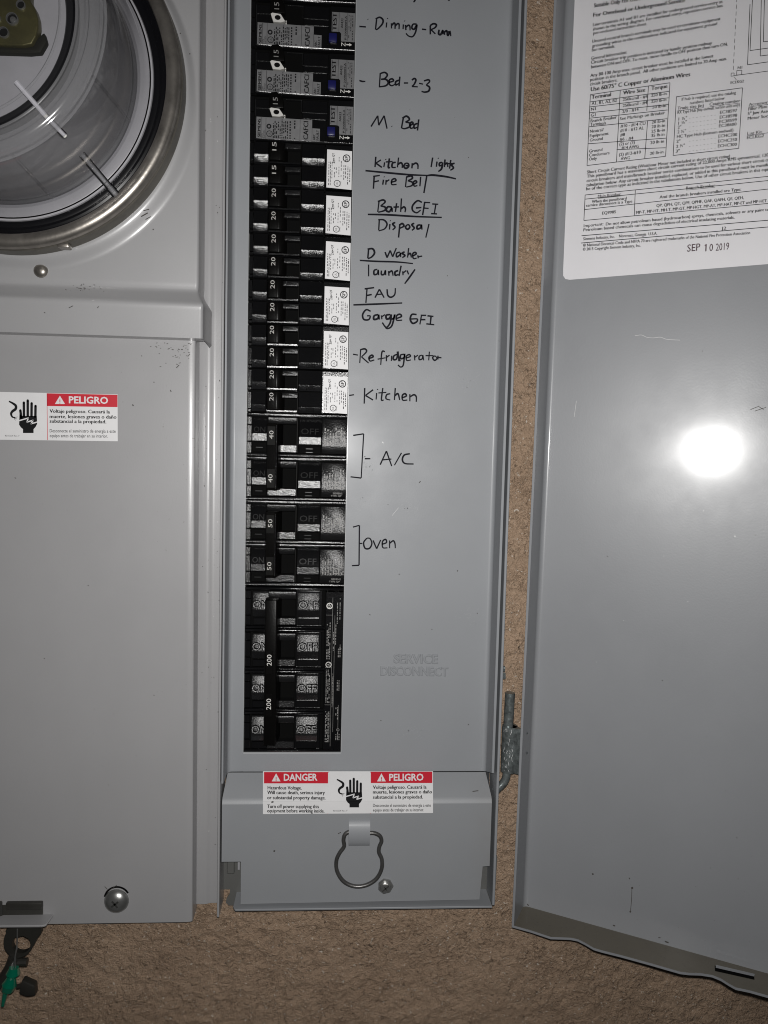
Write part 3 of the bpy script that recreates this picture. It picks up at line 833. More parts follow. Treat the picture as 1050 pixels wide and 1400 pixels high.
ringpts = [(540, 276), (500, 268), (480, 276), (474, 296), (476, 318), (461, 340), (450, 366), (452, 402), (474, 437), (510, 454), (550, 451), (585, 430), (604, 396), (605, 362), (595, 338), (597, 318), (604, 300), (598, 282), (575, 272), (540, 276)]
tube(mb, 'wire_steel', [gR(*D_(*p)) for p in ringpts], 0.047, 12, 5)
mb.build('pull_ring', low)
mb = MB()
c = gF(*D_(617, 452))
prism(mb, 'zinc', [(c[0] + 0.185 * math.cos(a) * (1.0 + 0.05 * math.cos(3 * a)), c[2] + 0.19 * math.sin(a)) for a in np.linspace(0, 2 * math.pi, 8)[:-1]], 'y', YF - 0.001, YF - 0.05, 0.012)
lathe(mb, 'zinc', [(0.0, YF - 0.10), (0.105, YF - 0.10), (0.125, YF - 0.085), (0.13, YF - 0.05)], (c[0], c[2]), n=24)
tilt_ = 0.7
for a_, w_, l_ in ((tilt_, 0.016, 0.10), (tilt_ + math.pi / 2, 0.012, 0.055)):
    u_ = np.array([math.cos(a_), 0, math.sin(a_)]); n_ = np.array([-math.sin(a_), 0, math.cos(a_)]); o_ = np.array([c[0], YF - 0.103, c[2] - 0.02])
    mb.add([o_ + u_ * s1 * l_ + n_ * s2 * w_ for s1, s2 in ((-1, -1), (1, -1), (1, 1), (-1, 1))], [(0, 1, 2, 3)], 'recess_shade')
mb.add([(c[0] - 0.06, YF - 0.103, c[2] + 0.075), (c[0] + 0.06, YF - 0.103, c[2] + 0.075), (c[0] + 0.045, YF - 0.103, c[2] + 0.105), (c[0] - 0.045, YF - 0.103, c[2] + 0.105)], [(0, 1, 2, 3)], 'print_white')  # pale patch paints a glint on the screw head
mb.build('screw', low)
mb = MB()
for x0, y0, x1, y1, w in ((374, 1163, 376, 1164, 2.2), (646, 1082, 654, 1081, 1.2), (462, 1140, 466, 1138, 1), (371, 1097, 374, 1096, 2)):
    line_px(mb, 'scuff', [(x0, y0), (x1, y1)], w, low_map(0.012))
mb.build('scuff_marks', low, smooth=False)

# ================================================================== breakers
UZ, MX = np.array([0, 0, 1.0]), np.array([-1.0, 0, 0])       # lettering reads upwards
def vtext(mb, mat, s, x_base, z0, y, h, width=None, bold=0.0):
    text3(mb, mat, s, (x_base, y, z0), UZ, MX, h, width, 'l', bold)
def vdash(mb, mat, x, z0, z1, y, h, rnd, den=0.75):
    """a line of print too small to read: short marks along a column"""
    z = z0
    while z < z1:
        l = rnd.uniform(0.02, 0.07)
        if rnd.random() < den:
            zz = min(z + l, z1)
            mb.add([(x - h / 2, y, z), (x + h / 2, y, z), (x + h / 2, y, zz), (x - h / 2, y, zz)], [(0, 1, 2, 3)], mat)
        z += l + rnd.uniform(0.012, 0.03)
def ring3(mb, mat, cx, cz, y, r, w, n=20):
    V = []
    for i in range(n):
        a = 2 * math.pi * i / n
        V += [(cx + r * math.cos(a), y, cz + r * math.sin(a)), (cx + (r - w) * math.cos(a), y, cz + (r - w) * math.sin(a))]
    mb.add(V, [(2 * i, 2 * i + 1, (2 * i + 3) % (2 * n), (2 * i + 2) % (2 * n)) for i in range(n)], mat)
def rect3(mb, mat, x0, x1, z0, z1, y):
    mb.add([(x0, y, z0), (x1, y, z0), (x1, y, z1), (x0, y, z1)], [(0, 1, 2, 3)], mat)
def stepped(mb, mat, x0, x1, zt, prof, back=0.3, bev=0.008):
    """block with a front profile of (inches below zt, y) extruded across x"""
    pts = [(zt - prof[0][0], back)] + [(zt - f, y) for f, y in prof] + [(zt - prof[-1][0], back)]
    prism(mb, mat, pts, 'x', x0, x1, bev)

def make_afci(z, label, group):
    o = thing('circuit_breaker', label, 'circuit breaker', (1.155, 0.0, z), group)
    rnd = random.Random(3)
    mb = MB()
    box(mb, 'slot_black', 0.012, 2.30, 0.05, 0.45, z + 0.012, z + 0.988, 0.01)
    for a, b in ((0.02, 0.33), (0.36, 0.62), (0.65, 0.97)):
        box(mb, 'black_plastic', 0.015, 0.10, -0.005, 0.1, z + a, z + b, 0.008)
    box(mb, 'black_plastic', 0.12, 0.44, -0.03, 0.1, z + 0.53, z + 0.90, 0.012)
    box(mb, 'black_plastic', 1.16, 1.72, -0.03, 0.1, z + 0.52, z + 0.93, 0.012)
    box(mb, 'black_plastic', 1.74, 2.30, -0.035, 0.1, z + 0.06, z + 0.96, 0.012)
    box(mb, 'black_plastic', 0.12, 1.70, -0.035, 0.1, z + 0.035, z + 0.52, 0.01)
    for x0, x1, z0, z1 in ((0.80, 1.15, 0.905, 0.92), (1.135, 1.15, 0.66, 0.91), (1.15, 1.72, 0.655, 0.668), (0.13, 0.44, 0.70, 0.712), (0.13, 0.142, 0.60, 0.71)): box(mb, 'textured_black', x0, x1, -0.045, 0.06, z + z0, z + z1, 0.004)
    stepped(mb, 'black_plastic', 0.14, 1.30, z + 0.045, [(-0.012, -0.03), (-0.006, -0.052), (0.028, -0.036), (0.036, 0.0)], 0.2, 0.002)
    stepped(mb, 'black_plastic', 0.72, 2.30, z + 0.03, [(-0.02, -0.03), (-0.012, -0.054), (0.026, -0.036), (0.034, 0.02)], 0.2, 0.002)
    mb.build('casing', o)
    mb = MB()                                                   # rocker handle with its rounded nose
    prism(mb, 'handle_black', [(0.43, 0.73), (0.43, 1.0), (0.47, 1.06), (0.60, 1.08), (0.70, 1.02), (0.75, 0.90), (0.76, 0.73)], 'y', 0.02, -0.13, 0.02, 2)
    for v in range(len(mb.v)): mb.v[v] = (mb.v[v][0], mb.v[v][1], mb.v[v][2] + z - 0.04)
    h = mb.build('toggle_handle', o)
    mb = MB(); vtext(mb, 'print_dim', '15', 0.625, z + 0.76, -0.134, 0.105, 0.15, 0.01); mb.build('lettering', h, smooth=False)
    mb = MB()                                                   # handle's glossy lower bevel, its flash reflection put into a pale colour
    dia = [(0.445, 0.665), (0.48, 0.685), (0.66, 0.67), (0.755, 0.555), (0.66, 0.53), (0.50, 0.535)]
    V = [(x, -0.075 + 0.0 * i, z + zz) for i, (x, zz) in enumerate(dia)]
    n = 14
    oc = [(0.595 + 0.065 * math.cos(2 * math.pi * i / n), 0.608 + 0.042 * math.sin(2 * math.pi * i / n)) for i in range(n)]
    tilt = lambda zz: -0.135 + (0.69 - zz) * 0.46                # its face leans down towards the light
    mb.add([(x, tilt(zz), z + zz) for x, zz in dia] + [(x, 0.02, z + zz) for x, zz in dia], [tuple(range(6))] + [(i, (i + 1) % 6, (i + 1) % 6 + 6, i + 6) for i in range(6)], 'digit_white')
    mb.add([(x, tilt(zz) - 0.003, z + zz) for x, zz in oc], [tuple(range(n))], 'slot_black')
    box(mb, 'print_white', 0.765, 0.79, -0.08, 0.0, z + 0.545, z + 0.57, 0.006); box(mb, 'print_white', 0.765, 0.79, -0.08, 0.0, z + 0.50, z + 0.52, 0.006)
    mb.build('bevel_glint', o)
    mb = MB()
    prism(mb, 'silver_label', [(x, z + zz) for x, zz in ((0.15, 0.05), (1.70 - 0.14, 0.04), (1.56, 0.32), (1.385, 0.325), (1.385, 0.50), (0.155, 0.515))], 'y', -0.03, -0.041, 0.0)
    lb = mb.build('rating_label', o)
    mb = MB(); y = -0.043
    vtext(mb, 'print_black', 'SIEMENS', 0.245, z + 0.08, y, 0.062, 0.39, 0.04)
    for x in (0.255, 0.36): rect3(mb, 'print_black', x, x + 0.008, z + 0.06, z + 0.505, y)
    vtext(mb, 'print_black', '120V', 0.30, z + 0.07, y, 0.035); vtext(mb, 'print_black', 'RATED', 0.345, z + 0.07, y, 0.035)
    rect3(mb, 'silver_label', 0.27, 0.35, z + 0.30, z + 0.36, y - 0.001)
    ring3(mb, 'print_black', 0.445, z + 0.16, y, 0.07, 0.014); vtext(mb, 'print_black', 'UL', 0.465, z + 0.125, y, 0.04, 0.07)
    ring3(mb, 'print_black', 0.43, z + 0.32, y, 0.055, 0.03)
    for x in (0.53, 0.565, 0.60, 0.64, 0.68, 0.72, 0.76, 0.80, 0.84): vdash(mb, 'print_black', x, z + 0.07, z + rnd.uniform(0.36, 0.49), y, 0.023, rnd, 0.92)
    for x in (0.90, 1.0): vdash(mb, 'print_black', x, z + 0.07, z + 0.48, y, 0.03, rnd, 0.9)
    rect3(mb, 'print_black', 1.115, 1.122, z + 0.045, z + 0.50, y)
    vtext(mb, 'print_black', 'CAFCI', 1.30, z + 0.075, y, 0.105, 0.39, 0.03)
    rect3(mb, 'print_black', 1.383, 1.389, z + 0.045, z + 0.33, y)
    vtext(mb, 'print_black', 'ARC', 1.46, z + 0.07, y, 0.052, 0.13, 0.04); vtext(mb, 'print_black', 'FAULT', 1.535, z + 0.07, y, 0.052, 0.22, 0.04)
    mb.build('lettering', lb, smooth=False)
    mb = MB()
    prism(mb, 'silver_label', [(x, z + zz) for x, zz in ((1.78, 0.42), (1.955, 0.42), (1.99, 0.385), (1.99, 0.22), (2.295, 0.22), (2.295, 0.83), (1.78, 0.83))], 'y', -0.03, -0.041)
    tl = mb.build('test_label', o)
    mb = MB()
    vtext(mb, 'print_black', 'TEST', 1.885, z + 0.44, y, 0.09, 0.37, 0.04)
    for x in (1.935, 2.125): rect3(mb, 'print_black', x, x + 0.007, z + 0.42 if x < 2 else z + 0.23, z + 0.825, y)
    vtext(mb, 'print_black', 'A0433', 2.03, z + 0.5, y, 0.05, 0.2, 0.03); vtext(mb, 'print_black', 'P-20080004-A', 2.11, z + 0.26, y, 0.042, 0.5, 0.03)
    for x in (2.16, 2.2, 2.24): vdash(mb, 'print_black', x, z + 0.25, z + 0.78, y, 0.014, rnd)
    mb.build('lettering', tl, smooth=False)
    mb = MB(); box(mb, 'blue_button', 1.72, 1.90, -0.10, 0.0, z + 0.175, z + 0.36, 0.02, 2); mb.build('test_button', o)
    mb = MB()                                                   # neutral arrow
    text3(mb, 'print_white', 'N', (2.0, -0.04, z + 0.12), UZ * 0 + np.array([1.0, 0, 0]), UZ, 0.075, 0.09, 'l', 0.03)
    rect3(mb, 'print_white', 2.11, 2.18, z + 0.145, z + 0.17, -0.04)
    mb.add([(2.175, -0.04, z + 0.125), (2.175, -0.04, z + 0.19), (2.235, -0.04, z + 0.157)], [(0, 1, 2)], 'print_white')
    mb.build('neutral_mark', o, smooth=False)
    return o

def make_twin(z, amp, label, group):
    o = thing('circuit_breaker', label, 'circuit breaker', (1.155, 0.0, z), group)
    rnd = random.Random(5)
    mb = MB()
    box(mb, 'slot_black', 0.012, 2.30, 0.10, 0.45, z + 0.008, z + 0.992, 0.01)
    for k in (0, 1):
        zt = z + 1 - 0.5 * k
        box(mb, 'black_plastic', 0.015, 0.10, -0.01, 0.1, zt - 0.40, zt - 0.03, 0.008)
        box(mb, 'black_plastic', 0.015, 0.10, -0.02, 0.1, zt - 0.485, zt - 0.425, 0.008)
        stepped(mb, 'black_plastic', 0.115, 0.43, zt, [(0.02, -0.04), (0.30, -0.10), (0.305, 0.0)], 0.1, 0.003); stepped(mb, 'bevel_black', 0.115, 0.43, zt, [(0.306, 0.0), (0.308, -0.112), (0.465, -0.066), (0.488, 0.02)], 0.1, 0.003)
        stepped(mb, 'black_plastic', 1.175, 1.675, zt, [(0.02, -0.035), (0.34, -0.10), (0.345, 0.0)], 0.1, 0.003); stepped(mb, 'bevel_black', 1.175, 1.675, zt, [(0.346, 0.0), (0.348, -0.112), (0.486, -0.072), (0.493, 0.02)], 0.1, 0.003)
        stepped(mb, 'textured_black', 0.80, 1.155, zt, [(0.03, -0.05), (0.045, -0.075), (0.15, -0.066), (0.16, 0.05)], 0.1)
        stepped(mb, 'black_plastic', 0.45, 1.16, zt, [(0.43, -0.02), (0.436, -0.05), (0.472, -0.047), (0.482, 0.02)], 0.1, 0.002)
        stepped(mb, 'black_plastic', 0.45, 1.155, zt, [(0.485, -0.02), (0.495, -0.04), (0.508, -0.02)], 0.1, 0.003)
        box(mb, 'matt_black', 1.135, 1.165, -0.07, 0.1, zt - 0.48, zt - 0.03, 0.006)
    box(mb, 'black_plastic', 1.70, 2.30, -0.06, 0.1, z + 0.02, z + 0.975, 0.012)
    mb.build('casing', o)
    for k in (0, 1):
        zt = z + 1 - 0.5 * k
        mb = MB()                                               # handle in its ON position, curved on the side of the slot
        prism(mb, 'handle_black', [(0.45, 0.1), (0.45, -0.10), (0.47, -0.135), (0.64, -0.145), (0.68, -0.15), (0.74, -0.13), (0.80, -0.05), (0.84, 0.04), (0.85, 0.1)], 'z', zt - 0.425, zt - 0.03, 0.012, 2)
        h = mb.build('toggle_handle', o)
        mb = MB(); vtext(mb, 'digit_white', amp, 0.61, zt - 0.235, -0.15, 0.092, 0.185, 0.0); mb.build('lettering', h, smooth=False)
        mb = MB()                                               # I and O cast into the bevels
        zc = zt - 0.385; yb = -0.0895
        for dx, dz in ((0.11, 0.022), (0.085, 0.009)):
            pass
        def bevel_pt(x, dz): return (x, yb - 0.004 + (dz) * -0.293, zc + dz)
        def bar(x0, x1, d0, d1): mb.add([bevel_pt(x0, d0), bevel_pt(x1, d0), bevel_pt(x1, d1), bevel_pt(x0, d1)], [(0, 1, 2, 3)], 'slot_black')
        bar(0.18, 0.36, 0.020, 0.030); bar(0.19, 0.35, -0.026, -0.016); bar(0.19, 0.20, -0.022, 0.026)
        mb.build('on_mark', o, smooth=False); mb = MB()
        zc = zt - 0.418; yb = -0.0918
        bar(1.345, 1.53, 0.030, 0.040); bar(1.345, 1.53, -0.044, -0.034); bar(1.345, 1.358, -0.04, 0.036); bar(1.517, 1.53, -0.04, 0.036)
        bar(1.385, 1.49, 0.012, 0.020); bar(1.385, 1.49, -0.024, -0.016); bar(1.385, 1.395, -0.02, 0.016); bar(1.48, 1.49, -0.02, 0.016)
        mb.build('off_mark', o, smooth=False)
    mb = MB()
    prism(mb, 'white_label', [(1.725, z + 0.05), (2.29, z + 0.02), (2.285, z + 0.86), (1.73, z + 0.875)], 'y', -0.058, -0.068)
    lb = mb.build('rating_label', o)
    mb = MB(); y = -0.0705
    ring3(mb, 'print_black', 2.165, z + 0.70, y, 0.085, 0.02); vtext(mb, 'print_black', 'SP', 2.20, z + 0.645, y, 0.07, 0.11, 0.02)
    ring3(mb, 'print_black', 1.965, z + 0.145, y, 0.075, 0.014); vtext(mb, 'print_black', 'UL', 1.985, z + 0.11, y, 0.045, 0.07)
    vtext(mb, 'print_black', 'LISTED', 2.055, z + 0.09, y, 0.025)
    vtext(mb, 'print_black', 'Type QT', 1.895, z + 0.58, y, 0.048, 0.22, 0.04)
    for x in (1.775, 1.81): vdash(mb, 'print_grey', x, z + 0.10, z + 0.62, y, 0.016, rnd, 0.95)
    for x in (1.845, 1.90, 1.94, 2.0, 2.05): vdash(mb, 'print_grey', x, z + rnd.uniform(0.25, 0.32), z + rnd.uniform(0.5, 0.80), y, 0.015, rnd, 0.8)
    for x in (2.11, 2.15, 2.20, 2.245): vdash(mb, 'print_black' if x > 2.18 else 'print_grey', x, z + rnd.uniform(0.08, 0.2), z + rnd.uniform(0.5, 0.57), y, 0.017, rnd, 0.85)
    mb.build('lettering', lb, smooth=False)
    return o

def make_two_pole(z, amp, label, group):
    """z is the bottom of the pair"""
    o = thing('double_pole_breaker', label, 'circuit breaker', (1.155, 0.0, z), group)
    rnd = random.Random(9)
    mb = MB()
    box(mb, 'slot_black', 0.012, 2.30, 0.22, 0.5, z + 0.008, z + 1.992)
    for k in (0, 1):
        zt = z + 2 - k
        for (x0, x1) in ((0.012, 0.50), (1.17, 1.20), (1.71, 2.30)): box(mb, 'slot_black', x0, x1, 0.07, 0.3, zt - 0.96, zt - 0.04, 0.01)
        box(mb, 'slot_black', 1.19, 1.72, 0.06, 0.3, zt - 0.96, zt - 0.04, 0.01)
        stepped(mb, 'bevel_black', 0.015, 2.30, zt, [(0.012, 0.0), (0.018, -0.04), (0.062, -0.046), (0.072, -0.03), (0.08, 0.03)], 0.3, 0.003)
        stepped(mb, 'bevel_black', 0.015, 2.30, zt, [(0.918, 0.03), (0.925, -0.03), (0.935, -0.044), (0.975, -0.047), (0.985, 0.02)], 0.3, 0.003)
        for a, b in ((0.09, 0.27), (0.285, 0.65), (0.67, 0.92)): box(mb, 'textured_black', 0.02, 0.125, -0.035, 0.1, zt - b, zt - a, 0.01)
        stepped(mb, 'black_plastic', 0.145, 0.47, zt, [(0.09, 0.06), (0.10, 0.05), (0.46, -0.09), (0.465, 0.0)], 0.2, 0.004); stepped(mb, 'bevel_black', 0.145, 0.47, zt, [(0.466, 0.0), (0.47, -0.103), (0.64, -0.099), (0.655, 0.03)], 0.2, 0.004)
        box(mb, 'slot_black', 0.145, 0.47, -0.02, 0.2, zt - 0.90, zt - 0.67, 0.01)
        stepped(mb, 'textured_black', 0.50, 1.165, zt, [(0.095, -0.07), (0.12, -0.075), (0.24, -0.05), (0.26, 0.05)], 0.3)
        stepped(mb, 'bevel_black', 0.50, 1.165, zt, [(0.72, 0.02), (0.725, -0.075), (0.89, -0.072), (0.905, 0.05)], 0.3)
        box(mb, 'matt_black', 1.14, 1.185, -0.08, 0.3, zt - 0.91, zt - 0.1, 0.01)
        stepped(mb, 'black_plastic', 1.205, 1.71, zt, [(0.085, 0.07), (0.095, 0.06), (0.52, -0.09), (0.525, 0.0)], 0.2, 0.004); stepped(mb, 'bevel_black', 1.205, 1.71, zt, [(0.526, 0.0), (0.53, -0.103), (0.70, -0.099), (0.715, 0.03)], 0.2, 0.004)
        box(mb, 'slot_black', 1.215, 1.70, -0.02, 0.2, zt - 0.91, zt - 0.73, 0.01)
        stepped(mb, 'textured_black', 1.735, 2.30, zt, [(0.10, -0.04), (0.12, -0.085), (0.73, -0.095), (0.75, -0.09), (0.90, -0.06), (0.915, 0.02)], 0.2)
    mb.build('casing', o)
    for k in (0, 1):                                            # ON and OFF marks, the lit edges of raised letters painted paler
        zt = z + 2 - k
        mb = MB()
        text3(mb, 'mark_black', 'ON', (0.175, -0.106, zt - 0.445), (1, 0, 0), np.array([0, 0.30, 0.954]), 0.13, 0.26)
        box(mb, 'mark_black', 0.22, 0.38, -0.05, 0.0, zt - 0.80, zt - 0.78, 0.004)
        mb.build('on_mark', o)
        mb = MB()
        text3(mb, 'mark_black', 'OFF', (1.25, -0.110, zt - 0.47), (1, 0, 0), np.array([0, 0.30, 0.954]), 0.14, 0.40)
        for q in (0.79, 0.87): box(mb, 'mark_black', 1.36, 1.52, -0.05, 0.0, zt - q - 0.02, zt - q, 0.004)
        mb.build('off_mark', o)
    mb = MB()
    prism(mb, 'bevel_black', [(0.700, -0.33), (0.703, -0.360), (0.716, -0.363), (0.722, -0.355), (0.724, -0.33)], 'z', z + 0.29, z + 1.71)
    ridge = mb
    mb = MB()                                                   # tie bar handle over both poles
    prism(mb, 'handle_black', [(0.46, 0.15), (0.485, -0.30), (0.50, -0.33), (0.70, -0.345), (0.72, -0.36), (0.735, -0.345), (0.75, -0.30), (0.83, 0.15)], 'z', z + 0.245, z + 1.755, 0.014, 2)
    for k in (0, 1): box(mb, 'matt_black', 0.505, 0.69, -0.345, -0.3, z + 2 - k - (0.74 if k == 0 else 0.70), z + 2 - k - (0.31 if k == 0 else 0.27), 0.006)
    h = mb.build('toggle_handle', o)
    ridge.build('ridge', h)
    mb = MB()
    vtext(mb, 'digit_white', amp, 0.645, z + 1.40, -0.349, 0.095, 0.19, 0.0); vtext(mb, 'digit_white', amp, 0.635, z + 0.42, -0.349, 0.095, 0.19, 0.0)
    mb.build('lettering', h, smooth=False)
    mb = MB()
    for k in (0, 1):
        zt = z + 2 - k
        def yy(f): return -0.0975 - 0.0164 * (f - 0.12) / 0.61 + 0.009
        for x in np.arange(1.80, 2.28, 0.062):
            if abs(x - 2.11) < 0.06 and k == 0: continue
            z0, z1 = zt - 0.70, zt - rnd.uniform(0.2, 0.4)
            vdash(mb, 'print_dim', x, z0, z1, -0.100, 0.026, rnd, 0.72)
        ring3(mb, 'print_dim', 2.11, zt - (0.45 if k == 0 else 0.62), -0.101, 0.075, 0.02)
    text3(mb, 'print_dim', 'SIEMENS', (2.0, -0.085, z + 0.17), (1, 0, 0), UZ, 0.04, 0.22); text3(mb, 'print_dim', 'TYPE QP', (1.95, -0.078, z + 0.115), (1, 0, 0), UZ, 0.035, 0.25)
    mb.build('lettering', o, smooth=False)
    return o

def make_main(label):
    z = 0.03; Hh = 3.95; pt = Hh / 4
    o = thing('main_breaker', label, 'main breaker', (1.155, 0.0, z))
    rnd = random.Random(21)
    mb = MB()
    box(mb, 'slot_black', 0.012, 2.30, 0.22, 0.5, z, z + Hh)
    for k in range(4):
        zt = z + Hh - k * pt
        for (x0, x1) in ((0.012, 0.56), (1.17, 1.24), (1.72, 1.87)): box(mb, 'slot_black', x0, x1, 0.06, 0.3, zt - pt + 0.05, zt - 0.05, 0.01)
        box(mb, 'black_gloss', 1.20, 1.80, 0.05, 0.3, zt - pt + 0.05, zt - 0.05, 0.01)
        x1 = 2.30 if k == 0 else 1.86
        stepped(mb, 'black_plastic', 0.015, x1, zt, [(0.005, 0.0), (0.015, -0.03), (0.045, -0.04), (0.075, -0.01), (0.085, 0.04)], 0.3, 0.004)
        stepped(mb, 'black_plastic', 0.015, 1.86, zt, [(0.92, 0.04), (0.93, -0.01), (0.955, -0.035), (0.978, -0.025), (0.982, 0.02)], 0.3, 0.004)
        for a, b in ((0.10, 0.27), (0.29, 0.66), (0.69, 0.9)): box(mb, 'black_plastic', 0.02, 0.15, -0.02, 0.1, zt - b, zt - a, 0.01)
        for x0_, x1_ in ((0.19, 0.56), (1.23, 1.74)):
            # flared block: the lettered face tilts up towards the light
            prism(mb, 'textured_black', [(zt - 0.10, 0.1), (zt - 0.10, 0.0), (zt - 0.13, -0.03), (zt - 0.50, -0.135), (zt - 0.535, -0.13), (zt - 0.70, -0.05), (zt - 0.72, 0.1)], 'x', x0_, x1_, 0.02, 2)
            box(mb, 'black_plastic', x0_ + 0.01, x1_ - 0.01, -0.01, 0.2, zt - 0.90, zt - 0.74, 0.01)
        stepped(mb, 'textured_black', 0.56, 1.19, zt, [(0.10, -0.05), (0.13, -0.06), (0.27, -0.05), (0.30, 0.05)], 0.3)
        prism(mb, 'textured_black', [(zt - 0.72, 0.2), (zt - 0.72, -0.045), (zt - 0.88, -0.055), (zt - 0.90, 0.2)], 'x', 0.56, 1.19, 0.01)
    stepped(mb, 'black_plastic', 0.015, 2.30, z + 0.06, [(0.0, 0.03), (0.01, -0.02), (0.05, -0.02), (0.06, 0.06)], 0.3, 0.004)
    box(mb, 'black_plastic', 1.885, 2.30, -0.03, 0.3, z + 0.06, z + Hh - 0.10, 0.012)
    mb.build('casing', o)
    for k in range(4):
        zt = z + Hh - k * pt
        for s_, x0_, w_ in (('ON', 0.205, 0.36), ('OFF', 1.265, 0.435)):
            mb = MB()
            V, F = glyphs(s_, 0.0)
            xm, xM = V[:, 0].min(), V[:, 0].max(); n = len(V)
            def place(V, lift):
                out = []
                for x, yv in V:
                    zz = zt - 0.48 + yv / CAPH * 0.165; xx = x0_ + (x - xm) / (xM - xm) * w_
                    out.append((xx, -0.03 - (zt - 0.13 - zz) / 0.37 * 0.105 - lift, zz))
                return out
            top, botm = place(V, 0.04), place(V, -0.01)
            mb.add(top + botm, list(F) + [(e[0], e[1], e[1] + n, e[0] + n) for e in rim_edges(F)], 'textured_black')
            V, F = glyphs(s_, 0.075)
            mb.add(place(V, 0.012), F, 'slot_black')  # dark outline paints the recessed shadow around the letters
            mb.build('on_mark' if s_ == 'ON' else 'off_mark', o, angle=20)
    mb = MB()
    prism(mb, 'handle_black', [(0.50, 0.15), (0.505, -0.38), (0.525, -0.42), (0.76, -0.435), (0.785, -0.42), (0.85, 0.15)], 'z', z + 0.32, z + Hh - 0.24, 0.02, 2)
    tube(mb, 'zinc', [(0.72, -0.40, z + Hh - 0.235), (0.73, -0.38, z + Hh - 0.225)], 0.035, 10, 0)
    for zz in (z + 1.0, z + 2.0): box(mb, 'handle_black', 0.545, 0.70, -0.44, -0.40, zz, zz + 0.55, 0.008)
    h = mb.build('toggle_handle', o)
    mb = MB()
    vtext(mb, 'print_white', '200', 0.675, z + 2.20, -0.443, 0.105, 0.26, 0.01); vtext(mb, 'print_white', '200', 0.675, z + 1.17, -0.443, 0.105, 0.26, 0.01)
    mb.build('lettering', h, smooth=False)
    mb = MB(); y = -0.033
    for x, a, b in ((2.045, 0.15, 3.72), (2.10, 0.5, 3.3), (2.22, 0.5, 1.15)): rect3(mb, 'print_dim', x, x + 0.006, z + a, z + b, y)
    for zz in (1.15, 2.05, 3.30): rect3(mb, 'print_dim', 1.90, 2.045, z + zz, z + zz + 0.006, y)
    ring3(mb, 'print_white', 1.975, z + 3.52, y, 0.075, 0.022); vtext(mb, 'print_white', 'SP', 2.01, z + 3.47, y, 0.06, 0.09, 0.02)
    ring3(mb, 'print_white', 1.975, z + 2.12, y, 0.07, 0.016); vtext(mb, 'print_white', 'UL', 1.995, z + 2.085, y, 0.045, 0.07)
    for x, a, b in ((1.93, 0.25, 1.0), (1.96, 0.25, 0.95), (1.99, 0.25, 1.0), (1.93, 1.2, 2.0), (1.97, 1.2, 2.0), (2.0, 1.2, 1.9), (1.93, 2.25, 3.1), (1.96, 2.25, 3.0), (1.995, 2.25, 3.15), (2.075, 1.2, 1.9), (2.08, 2.2, 2.9),
                    (2.18, 0.3, 0.5), (2.22, 0.3, 0.5), (2.255, 0.3, 0.45), (2.17, 0.9, 1.1), (2.21, 0.8, 1.1), (2.19, 1.5, 1.75), (2.23, 1.5, 1.75), (2.13, 2.6, 3.1), (2.20, 2.3, 2.5), (2.24, 2.3, 2.6), (2.16, 3.1, 3.6), (2.22, 3.2, 3.7)):
        vdash(mb, 'print_dim', x, z + a, z + b, y, 0.018, rnd, 0.85)
    vtext(mb, 'print_dim', 'INTERRUPTING RATING', 1.94, z + 1.2, y, 0.022, 0.8); vtext(mb, 'print_dim', 'COPPER ALUMINUM WIRE ONLY', 2.025, z + 0.25, y, 0.024, 0.75); vtext(mb, 'print_dim', 'PARALLEL CONNECTION', 2.095, z + 1.1, y, 0.028, 0.75)
    ring3(mb, 'print_dim', 2.225, z + 0.55, y, 0.035, 0.01); ring3(mb, 'print_dim', 2.235, z + 2.5, y, 0.03, 0.01)
    mb.build('lettering', o, smooth=False)
    return o

def copy_tree(o, dz):
    r = o.copy(); COL.objects.link(r); r.location.z += dz * S
    for ch in list(o.children):
        c = ch.copy(); COL.objects.link(c); c.parent = r
        for g in list(ch.children):
            d = g.copy(); COL.objects.link(d); d.parent = c
    return r

GA = 'arc fault breakers with blue test buttons at the top of the panel'
a0 = make_afci(14.0, 'black breaker with grey CAFCI label and blue button beside the handwritten M. Bed', GA)
for z, lb in ((15.0, 'black breaker with grey CAFCI label and blue button beside the handwritten Bed-2-3'),
              (16.0, 'black breaker with grey CAFCI label and blue button beside the handwritten Dinning -Run'),
              (17.0, 'topmost black breaker, cut off by the upper edge of the photo')):
    c = copy_tree(a0, z - 14.0); c['label'] = lb; c.rotation_euler[1] = math.radians(random.uniform(-0.3, 0.3))
GT = 'twin breakers with white rating stickers'
make_twin(13.0, '15', 'black twin breaker marked 15 twice, beside kitchen lights and Fire Bell', GT)
t0 = make_twin(12.0, '20', 'black twin breaker marked 20 beside the handwritten Bath GFI and Disposal', GT)
for z, lb in ((11.0, 'black twin breaker marked 20 beside the handwritten D Washer and laundry'),
              (10.0, 'black twin breaker marked 20 beside the handwritten FAU and Garage GFI'),
              (9.0, 'black twin breaker marked 20 beside the handwritten Refridgerator'),
              (8.0, 'black twin breaker marked 20 beside Kitchen, lowest one with a white sticker')):
    c = copy_tree(t0, z - 12.0); c['label'] = lb; c.rotation_euler[1] = math.radians(random.uniform(-0.5, 0.5))
    c.location.x += random.uniform(-0.006, 0.006) * S
    c.rotation_euler[0] = math.radians(random.uniform(-0.5, 0.5))
GD = 'double pole breakers with tied handles'
make_two_pole(6.0, '40', 'black double breaker with tied handle marked 40 beside the handwritten A/C', GD)
make_two_pole(4.0, '50', 'black double breaker with tied handle marked 50 beside the handwritten oven', GD)
make_main('long black main breaker marked 200 with ON and OFF blocks at the column foot')

